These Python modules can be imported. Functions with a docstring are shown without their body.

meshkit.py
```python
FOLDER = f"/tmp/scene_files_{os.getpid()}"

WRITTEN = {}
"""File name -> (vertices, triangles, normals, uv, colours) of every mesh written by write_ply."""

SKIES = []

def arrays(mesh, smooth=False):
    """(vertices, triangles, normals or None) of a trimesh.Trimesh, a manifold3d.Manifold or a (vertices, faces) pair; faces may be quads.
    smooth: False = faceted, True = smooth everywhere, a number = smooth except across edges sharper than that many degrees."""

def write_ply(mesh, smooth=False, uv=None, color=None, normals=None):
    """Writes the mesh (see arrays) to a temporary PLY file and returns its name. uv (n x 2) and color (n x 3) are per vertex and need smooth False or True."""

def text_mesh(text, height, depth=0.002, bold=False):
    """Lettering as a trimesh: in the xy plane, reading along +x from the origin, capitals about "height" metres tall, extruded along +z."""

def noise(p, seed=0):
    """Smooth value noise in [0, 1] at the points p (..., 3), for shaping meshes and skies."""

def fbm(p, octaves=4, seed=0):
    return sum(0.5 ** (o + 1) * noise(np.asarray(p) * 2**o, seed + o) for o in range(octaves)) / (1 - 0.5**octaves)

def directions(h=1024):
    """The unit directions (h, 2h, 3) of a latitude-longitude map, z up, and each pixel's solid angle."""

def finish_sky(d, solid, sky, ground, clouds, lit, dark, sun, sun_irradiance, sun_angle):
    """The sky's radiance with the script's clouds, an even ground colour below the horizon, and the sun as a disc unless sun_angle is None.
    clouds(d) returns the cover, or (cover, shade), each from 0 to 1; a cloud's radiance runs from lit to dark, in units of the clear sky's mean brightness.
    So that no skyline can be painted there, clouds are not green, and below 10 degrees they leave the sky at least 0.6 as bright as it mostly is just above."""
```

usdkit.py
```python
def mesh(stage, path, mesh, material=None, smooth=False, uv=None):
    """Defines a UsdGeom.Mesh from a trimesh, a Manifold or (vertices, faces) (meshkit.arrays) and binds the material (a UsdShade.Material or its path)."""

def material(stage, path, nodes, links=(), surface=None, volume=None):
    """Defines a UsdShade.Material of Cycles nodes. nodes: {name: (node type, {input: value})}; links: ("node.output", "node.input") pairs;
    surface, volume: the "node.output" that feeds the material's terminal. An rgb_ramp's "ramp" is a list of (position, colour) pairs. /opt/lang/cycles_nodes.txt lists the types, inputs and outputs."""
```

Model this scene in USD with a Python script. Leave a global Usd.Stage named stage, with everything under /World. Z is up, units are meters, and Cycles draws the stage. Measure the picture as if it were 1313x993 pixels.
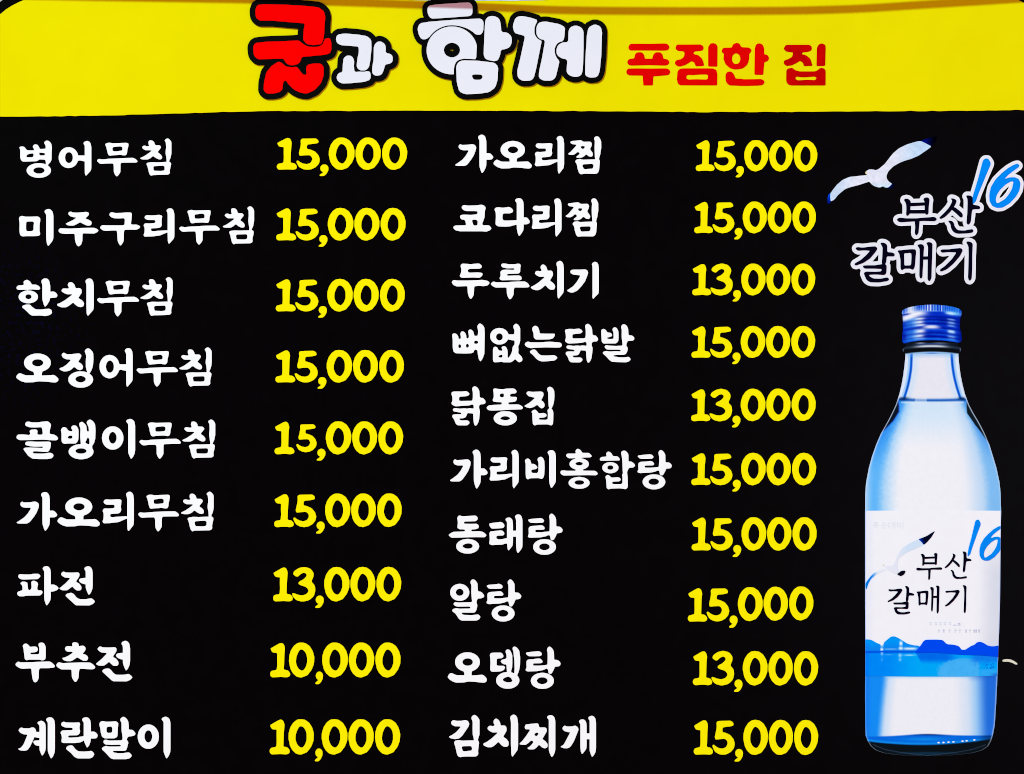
import math
import numpy as np
import trimesh
import usdkit
import meshkit
from pxr import Usd, UsdGeom, UsdLux, UsdShade, Gf, Sdf, Vt
from shapely.geometry import Polygon, LineString, Point, box
from shapely import affinity
from shapely.ops import unary_union

stage = Usd.Stage.CreateInMemory()
UsdGeom.SetStageUpAxis(stage, "Z")
UsdGeom.SetStageMetersPerUnit(stage, 1.0)
UsdGeom.Xform.Define(stage, "/World")

# ------------------------------------------------------------------ camera, light, exposure
SHEEN_POWER = 2.8  # strength of the unseen light behind the vinyl's sheen
CAM_D = 2.6                      # metres in front of the sign
CZ = 1.5                         # height of the picture's centre
cam = UsdGeom.Camera.Define(stage, "/World/camera")
cam.CreateHorizontalApertureAttr(36.0)
cam.CreateVerticalApertureAttr(36.0 * 774 / 1024)
cam.CreateFocalLengthAttr(36.0 * CAM_D / 1.313)
cam.CreateClippingRangeAttr((0.05, 100.0))
cam.CreateExposureAttr(0.0)
cam.AddTranslateOp().Set((0, -CAM_D, CZ))
cam.AddRotateXOp().Set(90)

AMB = np.array([0.55, 0.245, 0.265])       # warm dim surroundings
dome = UsdLux.DomeLight.Define(stage, "/World/surroundings")
usdkit.material(stage, "/World/Looks/surroundings", {"b": ("background_shader", {"color": tuple(AMB), "strength": 1.0})}, surface="b.background")
UsdShade.MaterialBindingAPI.Apply(dome.GetPrim()).Bind(UsdShade.Material.Get(stage, "/World/Looks/surroundings"))

LP = np.array([-6.6, -10.4, CZ + 7.2])     # main light, out of view up and to the left, lighting the sign
unseen_lamp = UsdLux.RectLight.Define(stage, "/World/unseen_lamp")
unseen_lamp.CreateWidthAttr(0.55)
unseen_lamp.CreateHeightAttr(0.55)
unseen_lamp.CreateIntensityAttr(2130.0)
unseen_lamp.CreateColorAttr((0.58, 0.985, 0.96))
_d = np.array([0, 0, CZ]) - LP
_d /= np.linalg.norm(_d)
_r = np.cross(_d, [0, 0, 1]); _r /= np.linalg.norm(_r)
_u = np.cross(_r, _d)
M = Gf.Matrix4d(*_r, 0, *_u, 0, *(-_d), 0, *LP, 1)
unseen_lamp.AddTransformOp().Set(M)

# a dim cool light out of view, placed to give a faint sheen on the right of the black vinyl
sheen_light = UsdLux.RectLight.Define(stage, "/World/unseen_sheen_light")
sheen_light.CreateWidthAttr(1.1)
sheen_light.CreateHeightAttr(2.2)
sheen_light.CreateIntensityAttr(SHEEN_POWER)
sheen_light.CreateColorAttr((0.75, 0.85, 1.0))
sheen_light.AddTranslateOp().Set((2.1, -5.6, CZ - .2))
sheen_light.AddRotateXOp().Set(90)

# ------------------------------------------------------------------ helpers
def X(px): return (px - 656.5) / 1000.0
def Z(py): return CZ + (496.5 - py) / 1000.0
def lin(c):
    c = np.asarray(c, float) / 255.0
    return np.where(c < 0.04045, c / 12.92, ((c + 0.055) / 1.055) ** 2.4)

counts = {}
def numbered(parent, name):
    k = counts.get((parent, name), 0)
    counts[(parent, name)] = k + 1
    return f"{parent}/{name}" if k == 0 else f"{parent}/{name}_{k:03d}"

def tag(prim, label=None, category=None, group=None, kind=None):
    for k, v in (("label", label), ("category", category), ("group", group), ("kind", kind)):
        if v:
            prim.SetCustomDataByKey(k, v)
    return prim

def holder(parent, name, label=None):
    p = numbered(parent, name)
    x = UsdGeom.Xform.Define(stage, p)
    tag(x.GetPrim(), label)
    return p

def polys(g):
    return [p for p in getattr(g, "geoms", [g]) if p.geom_type == "Polygon" and p.area > 0.02]

def slab(g, y0, th, bevel=0.0):
    """shapely shape in photograph millimetres -> upright slab whose back is y0 metres before the board face and th metres thick"""
    out = []
    g = g.simplify(0.06)
    for p in polys(g):
        m = trimesh.creation.extrude_polygon(p, th * 1000, engine="earcut")
        out.append(m)
    m = trimesh.util.concatenate(out)
    v = np.array(m.vertices)
    w = np.stack([X(v[:, 0]), -(y0 + v[:, 2] / 1000.0), Z(v[:, 1])], 1)
    # (px, py, t) -> (x, -t, -py): orientation kept
    return w, np.array(m.faces)

def put(parent, name, g, mat, y0, th=0.0004, label=None):
    p = numbered(parent, name)
    v, f = slab(g, y0, th)
    t = trimesh.Trimesh(v, f, process=False)
    if t.volume < 0:
        f = f[:, ::-1]
    m = usdkit.mesh(stage, p, (v, f), f"/World/Looks/{mat}")
    tag(m.GetPrim(), label)
    return p

def chaikin(pts, n=1, r=0.24, most=9.0):
    """cuts each corner by a quarter of its edges, but by no more than a fixed length"""
    p = np.asarray(pts, float)
    for _ in range(n):
        q = np.roll(p, -1, 0)
        k = np.minimum(r, most / np.maximum(np.linalg.norm(q - p, axis=1), 1e-6))[:, None]
        p = np.stack([p * (1 - k) + q * k, p * k + q * (1 - k)], 1).reshape(-1, 2)
    return p

def poly(pts, n=1):
    g = Polygon(chaikin(np.reshape(pts, (-1, 2)), n))
    return g if g.is_valid else g.buffer(0)

def V(hx, xl, xr, yt, yb, tx):
    """an upright brush stroke: head flared to the left, pointed foot"""
    w = xr - xl
    P = [hx, yt + .40 * w, hx + .14 * w, yt + .16 * w, (hx + xr) / 2 - .06 * w, yt, (hx + xr) / 2 + .28 * w, yt + .12 * w, xr - .1 * w, yt + .42 * w, xr, yt + w,
         xr, yb - 1.3 * w, xr - .06 * w, yb - .85 * w, tx + .28 * w, yb - .32 * w, tx, yb, tx - .16 * w, yb - .32 * w,
         xl + .02 * w, yb - .95 * w, xl, yb - 1.5 * w, xl + .01 * w, yt + .95 * w, xl - .02 * w, yt + .72 * w]
    return poly(P)

def shape(spec, soft=5):
    """glyph spec: ';'-separated items. plain numbers polygon; '-' subtracts; 'o' ellipse; 'V' upright stroke; 's w' stroke line"""
    g = None
    for it in spec.replace("\n", " ").split(";"):
        it = it.strip()
        if not it:
            continue
        sub = it[0] == "-" and not it[1].isdigit() or it[:2] == "- "
        if sub:
            it = it[1:].strip()
        k = it[0] if it[0] in "oVs" else "p"
        n = [float(t) for t in (it[1:] if k != "p" else it).split()]
        if k == "o":
            s = affinity.scale(Point(n[0], n[1]).buffer(1, 24), n[2], n[3])
        elif k == "V":
            s = V(*n)
        elif k == "s":
            s = LineString(np.reshape(n[1:], (-1, 2))).buffer(n[0] / 2)
        else:
            s = poly(n)
        g = s if g is None else (g.difference(s) if sub else g.union(s))
    if soft:
        g = g.buffer(soft).buffer(-2 * soft).buffer(soft)
    return g

def native(spec, ox, oy, sc, soft=5):
    g = shape(spec, soft)
    return affinity.affine_transform(g, [1 / sc, 0, 0, 1 / sc, ox, oy])

def fit(g, b):
    x0, y0, x1, y1 = g.bounds
    sx, sy = (b[2] - b[0]) / (x1 - x0), (b[3] - b[1]) / (y1 - y0)
    return affinity.affine_transform(g, [sx, 0, 0, sy, b[0] - x0 * sx, b[1] - y0 * sy])

# ------------------------------------------------------------------ materials
def looks(name, color, rough=0.5, spec=0.25, vary=0.0, scale=9.0, bump=0.0, bscale=6.0):
    nodes = {"g": ("geometry", {}), "p": ("principled_bsdf", {"base_color": tuple(color), "roughness": rough, "specular_ior_level": spec})}
    links = []
    if vary:
        nodes["n"] = ("noise_texture", {"scale": scale, "detail": 6.0, "roughness": 0.6})
        nodes["r"] = ("rgb_ramp", {"ramp": [(0.3, tuple(np.array(color) * (1 - vary))), (0.7, tuple(np.minimum(np.array(color) * (1 + vary), 0.97)))]})
        links += [("g.position", "n.vector"), ("n.fac", "r.fac"), ("r.color", "p.base_color")]
    if bump:
        nodes["m"] = ("noise_texture", {"scale": bscale, "detail": 3.0, "roughness": 0.5})
        nodes["b"] = ("bump", {"strength": 1.0, "distance": bump})
        links += [("g.position", "m.vector"), ("m.fac", "b.height"), ("b.normal", "p.normal")]
    return usdkit.material(stage, f"/World/Looks/{name}", nodes, links, surface="p.BSDF")

# black vinyl: fine grain, and a patch of faint bluish speckle near the left edge
usdkit.material(stage, "/World/Looks/black_vinyl", {
    "g": ("geometry", {}), "p": ("principled_bsdf", {"roughness": 0.27, "specular_ior_level": 0.03}),
    "n": ("noise_texture", {"scale": 40.0, "detail": 6.0, "roughness": 0.6}),
    "r": ("rgb_ramp", {"ramp": [(0.3, (0.0003, 0.0003, 0.0004)), (0.7, (0.0009, 0.0009, 0.0013))]}),
    "d": ("vector_math", {"math_type": "distance", "vector2": (-0.655, 0.0, 1.585)}),
    "dr": ("rgb_ramp", {"ramp": [(0.0, (1, 1, 1)), (0.05, (.8, .8, .8)), (0.13, (0, 0, 0))]}),
    "s": ("noise_texture", {"scale": 190.0, "detail": 3.0, "roughness": 0.65}),
    "sr": ("rgb_ramp", {"ramp": [(0.56, (0, 0, 0)), (0.72, (0.0005, 0.0007, 0.035))]}),
    "m": ("mix_color", {"blend_type": "multiply", "fac": 1.0}),
    "a": ("mix_color", {"blend_type": "add", "fac": 1.0}),
    "f": ("noise_texture", {"scale": 700.0, "detail": 2.0}), "b": ("bump", {"strength": 1.0, "distance": 0.00012})},
    [("g.position", "n.vector"), ("n.fac", "r.fac"), ("g.position", "d.vector1"), ("d.value", "dr.fac"), ("g.position", "s.vector"), ("s.fac", "sr.fac"),
     ("sr.color", "m.a"), ("dr.color", "m.b"), ("m.result", "a.a"), ("r.color", "a.b"), ("a.result", "p.base_color"),
     ("g.position", "f.vector"), ("f.fac", "b.height"), ("b.normal", "p.normal")], surface="p.BSDF")
looks("yellow_sheet", (0.83, 0.725, 0.0002), 0.5, 0.0, vary=0.045, scale=3.2, bump=0.005, bscale=5)
looks("white_print", (0.93, 0.93, 0.945), 0.55, 0.04, vary=0.02, scale=30)
looks("yellow_print", (0.96, 0.84, 0.0002), 0.55, 0.0, vary=0.015, scale=30)
looks("red_plate", (0.95, 0.0003, 0.0003), 0.5, 0.0, vary=0.02, scale=12)
looks("white_plate", (0.80, 0.80, 0.88), 0.5, 0.1, vary=0.015, scale=12)
looks("black_plate", (0.0008, 0.0008, 0.0009), 0.45, 0.03)
looks("red_print", (0.74, 0.0008, 0.0005), 0.55, 0.0, vary=0.08, scale=60)
looks("dark_red_print", (0.54, 0.0008, 0.0005), 0.55, 0.0, vary=0.16, scale=60)
looks("ink_navy", (0.0022, 0.0013, 0.0095), 0.55, 0.0)
looks("sky_blue_print", (0.0005, 0.245, 0.95), 0.55, 0.0, vary=0.08, scale=70)
looks("deep_blue_print", (0.0, 0.066, 0.88), 0.55, 0.0, vary=0.03, scale=70)
looks("cream_fleck", (0.72, 0.69, 0.57), 0.6, 0.2, vary=0.1, scale=300)
looks("wall_plaster", (0.74, 0.73, 0.72), 0.8, 0.2, vary=0.05, scale=12, bump=0.003, bscale=60)
looks("unseen_cable_rubber", (0.02, 0.018, 0.017), 0.5, 0.3, vary=0.15, scale=60)
usdkit.material(stage, "/World/Looks/printed_picture",
    {"a": ("attribute", {"attribute": "tint"}), "p": ("principled_bsdf", {"roughness": 0.55, "specular_ior_level": 0.0})},
    [("a.color", "p.base_color")], surface="p.BSDF")

def tinted(path, v, f, rgb, label=None):
    t = trimesh.Trimesh(v, f, process=False)
    if t.face_normals[:, 1].mean() > 0:
        f = f[:, ::-1]
    m = usdkit.mesh(stage, path, (v, f), "/World/Looks/printed_picture")
    UsdGeom.PrimvarsAPI(m).CreatePrimvar("tint", Sdf.ValueTypeNames.Color3fArray, "vertex").Set(Vt.Vec3fArray.FromNumpy(np.asarray(np.clip(lin(rgb) / 0.99, 0, .96), np.float32)))
    tag(m.GetPrim(), label)
    return path

# ------------------------------------------------------------------ the wall behind
def simple_box(path, a, b, mat, **kw):
    m = trimesh.creation.box(bounds=[a, b])
    p = usdkit.mesh(stage, path, m, f"/World/Looks/{mat}")
    tag(p.GetPrim(), **kw)
simple_box("/World/wall", (-1.6, 0.05, 0.4), (1.6, 0.15, 2.7), "wall_plaster", kind="structure", label="pale plaster wall behind the top edge of the menu sign")

# ------------------------------------------------------------------ the sign
SIGN = "/World/menu_sign"
sx_ = UsdGeom.Xform.Define(stage, SIGN)
tag(sx_.GetPrim(), "large black Korean menu sign with yellow header, white dish names, yellow prices and printed bottle", "menu sign")

TOP = [(60, -3), (300, -2.6), (400, -1.6), (480, -.2), (540, 1.0), (600, 1.9), (660, 2.1), (700, .8), (740, -1.2), (800, -2.6), (1000, -3.4), (1250, -3.6)]
board_pts = [(-26, 34), (-18, 20), (-9, 10), (0, 2.6), (4.5, -1), (14, -4)] + [(x, y - .5) for x, y in TOP] + [(1309, -5), (1326, 3), (1337, 18), (1341, 40), (1341, 1018), (-26, 1018)]
board = Polygon(board_pts)
# slab laid from behind: its face is y = 0
put(SIGN, "board", board, "black_vinyl", -0.012, 0.012)

rng = np.random.default_rng(4)
bot = [(1334, 140.6), (1313, 141.4), (1250, 142.4), (1100, 143.2), (1000, 144), (900, 144.2), (780, 143), (640, 142.6), (500, 142.5), (330, 143), (250, 145.3), (125, 148.8), (60, 149.6), (0, 150), (-22, 150)]
bx = np.arange(1330, -20, -9.0)
by = np.interp(bx, [p[0] for p in bot[::-1]], [p[1] for p in bot[::-1]]) + rng.uniform(-.35, .35, len(bx))
head_pts = [(-22, 48), (-12, 32), (0, 19.3), (8, 12.6), (16, 7.6), (25, 3.0), (33, -.2), (46, -2.4)] + TOP + [(1298, -3), (1304, .2), (1308, 1.8), (1313, 4.6), (1325, 13), (1333, 30)] + [(1334, 140.6)] + list(zip(bx, by)) + [(-22, 150)]
HEADER = put(SIGN, "header_panel", Polygon(head_pts).buffer(0), "yellow_sheet", 0.0003, 0.0012, "yellow header sheet with rounded top corners")
HY = 0.0015   # face of the header sheet

# headline ------------------------------------------------------------------
H1 = (300, 0, 5.968)
H2 = (520, 0, 4.863)
gul = ["165 85 180 45 230 38 400 42 560 52 650 62 690 90 702 130 695 220 690 300 670 345 610 352 560 345 530 310 535 240 545 185 470 180 300 165 200 165 170 140",
       "148 365 165 335 250 325 400 320 500 315 535 345 570 362 620 366 665 358 685 335 700 300 735 295 748 330 748 390 735 415 700 425 600 435 520 442 515 470 495 495 450 508 410 498 385 465 380 455 250 458 185 460 155 430",
       "230 700 232 640 250 560 290 510 345 475 375 490 400 515 450 520 485 515 510 550 535 580 560 575 552 530 565 500 620 490 670 492 690 520 690 580 670 640 620 695 560 722 510 715 460 690 420 650 400 620 380 630 375 690 350 712 300 722 255 722"]
gwa = ["780 300 795 270 850 262 950 270 1020 282 1052 310 1055 370 1045 470 1035 520 1010 545 965 545 940 520 945 460 958 400 955 362 900 358 820 352 790 335",
       "785 600 800 565 832 558 835 500 840 450 870 428 905 435 922 465 920 520 925 557 1000 550 1040 550 1050 580 1045 615 1000 632 900 642 830 645 800 630",
       "1072 360 1090 330 1120 320 1155 340 1165 370 1162 410 1200 418 1218 440 1215 480 1190 495 1160 498 1145 550 1130 578 1090 588 1060 570 1058 530 1070 460"]
ham = ["135 65 145 40 200 32 350 22 400 20 418 40 418 90 405 105 280 115 160 122 142 100",
       "75 180 90 150 150 140 300 128 470 120 488 140 485 200 470 222 440 222 415 200 380 180 330 165 270 168 200 190 150 235 130 250 100 250 82 220",
       "o 290 319 158 149; - o 290 317 50 45; - 303 420 318 385 355 371 450 374 565 385 590 420 575 620 300 620; - 449 230 520 230 520 400 440 385",
       "497 130 515 108 550 103 585 120 595 160 597 205 635 207 660 230 665 265 650 300 620 312 595 315 590 350 575 382 550 387 500 375 487 350 490 250",
       "315 420 330 390 360 380 450 383 555 395 578 420 575 500 560 550 520 580 450 590 370 592 335 575 320 520; - 412 475 430 468 475 470 482 485 470 502 425 502"]
kke = ["667 170 685 115 720 103 780 115 825 130 805 170 803 215 820 245 850 255 835 330 815 430 800 490 780 508 730 510 700 490 695 450 715 370 745 230 720 222 680 212",
       "815 175 830 145 870 138 960 155 995 175 992 220 985 260 950 270 930 300 930 340 945 370 960 385 950 430 935 490 910 508 860 508 830 490 832 450 850 370 870 255 835 248 815 220",
       "938 320 950 285 980 268 1013 268 1015 200 1025 175 1060 162 1095 175 1110 200 1110 300 1105 440 1095 475 1060 487 1020 475 1003 455 1008 375 975 370 945 350",
       "1130 220 1140 175 1180 155 1215 170 1225 200 1220 350 1210 450 1195 485 1150 490 1118 475 1120 380"]
def glyphs(parts, o, order=None):
    """strokes of one syllable; a thin dark gap is kept between a stroke and those that lie over it"""
    done = None
    for k in (order or range(len(parts))):
        g = native(parts[k], *o, soft=3)
        done = g if done is None else done.union(g.difference(done.buffer(1.6)))
    return done
G = {"gul": glyphs(gul, H1), "gwa": glyphs(gwa, H1), "ham": glyphs(ham, H2, (4, 2, 0, 1, 3)), "kke": glyphs(kke, H2, (3, 2, 1, 0))}
PT = 0.0025   # plate thickness: the letters are cut out and stand proud of the sheet
def plate(g, r):
    q = g.buffer(r)
    q = unary_union([Polygon(p.exterior, [Polygon(h).buffer(-1.3).exterior for h in p.interiors if Polygon(h).area > 12]) for p in polys(q)])
    return q
w1 = plate(unary_union([G["gul"], G["gwa"]]), 7.2)
w2 = plate(unary_union([G["ham"], G["kke"]]), 6.7)
put(HEADER, "headline_backing", w1, "black_plate", HY - .0002, PT)
put(HEADER, "headline_backing", w2, "black_plate", HY - .0002, PT)
for k, m in (("gul", "red_plate"), ("gwa", "white_plate"), ("ham", "white_plate"), ("kke", "white_plate")):
    put(HEADER, "headline_letter", G[k], m, HY + PT - .0004, 0.0007, {"gul": "big red headline syllable", "gwa": "small white headline syllable"}.get(k))

S1 = (790, 45, 9.379)
S2 = (920, 45, 8.753)
slogan = [
 ("145 150 165 112 250 110 400 112 590 105 625 118 640 150 625 185 580 192 400 190 170 190 152 175; 130 330 150 295 218 285 228 230 260 210 310 212 335 240 345 290 435 290 445 240 475 212 525 210 555 235 568 292 615 295 640 325 628 360 590 372 400 365 180 372 145 360; 118 445 140 408 250 405 400 408 600 405 640 420 650 450 635 482 590 490 445 500 440 610 325 610 320 492 160 490 130 475", S1, "red_print"),
 ("712 155 730 118 800 120 1010 118 1045 135 1052 165 1035 192 950 200 928 215 935 235 985 245 1030 285 1052 340 1055 375 955 380 940 335 905 318 880 335 830 365 760 385 720 370 702 340 720 308 780 295 815 265 822 215 800 198 740 195 718 178; 1105 150 1130 108 1165 100 1200 112 1218 140 1215 385 1105 382; 735 450 755 415 800 405 950 405 1160 405 1205 425 1215 480 1212 610 770 608 740 590 730 540; - 840 510 855 482 920 485 1000 480 1090 478 1105 495 1102 525 1085 540 960 535 870 540 848 530", S1, "red_print"),
 ("45 180 60 148 160 145 170 110 205 92 245 98 265 140 350 145 378 165 378 190 355 212 350 290 330 340 280 380 200 392 140 378 90 335 65 275 72 212 52 205; - o 207 270 47 60; 418 150 430 110 465 95 505 110 520 150 520 220 560 228 578 262 562 298 522 308 512 450 412 450 415 300; 88 450 105 418 150 412 182 440 200 492 300 500 490 498 520 515 525 540 505 565 450 572 280 575 140 570 105 550 90 515", S2, "red_print"),
 ("742 150 765 115 880 115 1035 115 1058 140 1052 175 1020 192 950 198 945 220 990 230 1040 270 1062 340 1060 350 965 352 960 320 925 292 890 315 830 345 770 352 740 325 745 290 790 275 835 250 848 200 770 190 748 172; 1115 140 1135 108 1170 98 1205 112 1212 140 1205 350 1108 352; 770 400 790 378 840 372 870 400 920 412 1090 412 1120 400 1150 372 1195 378 1212 405 1210 570 820 570 785 555 768 520; - 870 490 880 470 960 478 1090 470 1110 485 1095 510 990 508 890 512", S2, "dark_red_print"),
]
for s, o, m in slogan:
    put(HEADER, "slogan_letter", native(s, *o, soft=3), m, HY, 0.0004)

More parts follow.
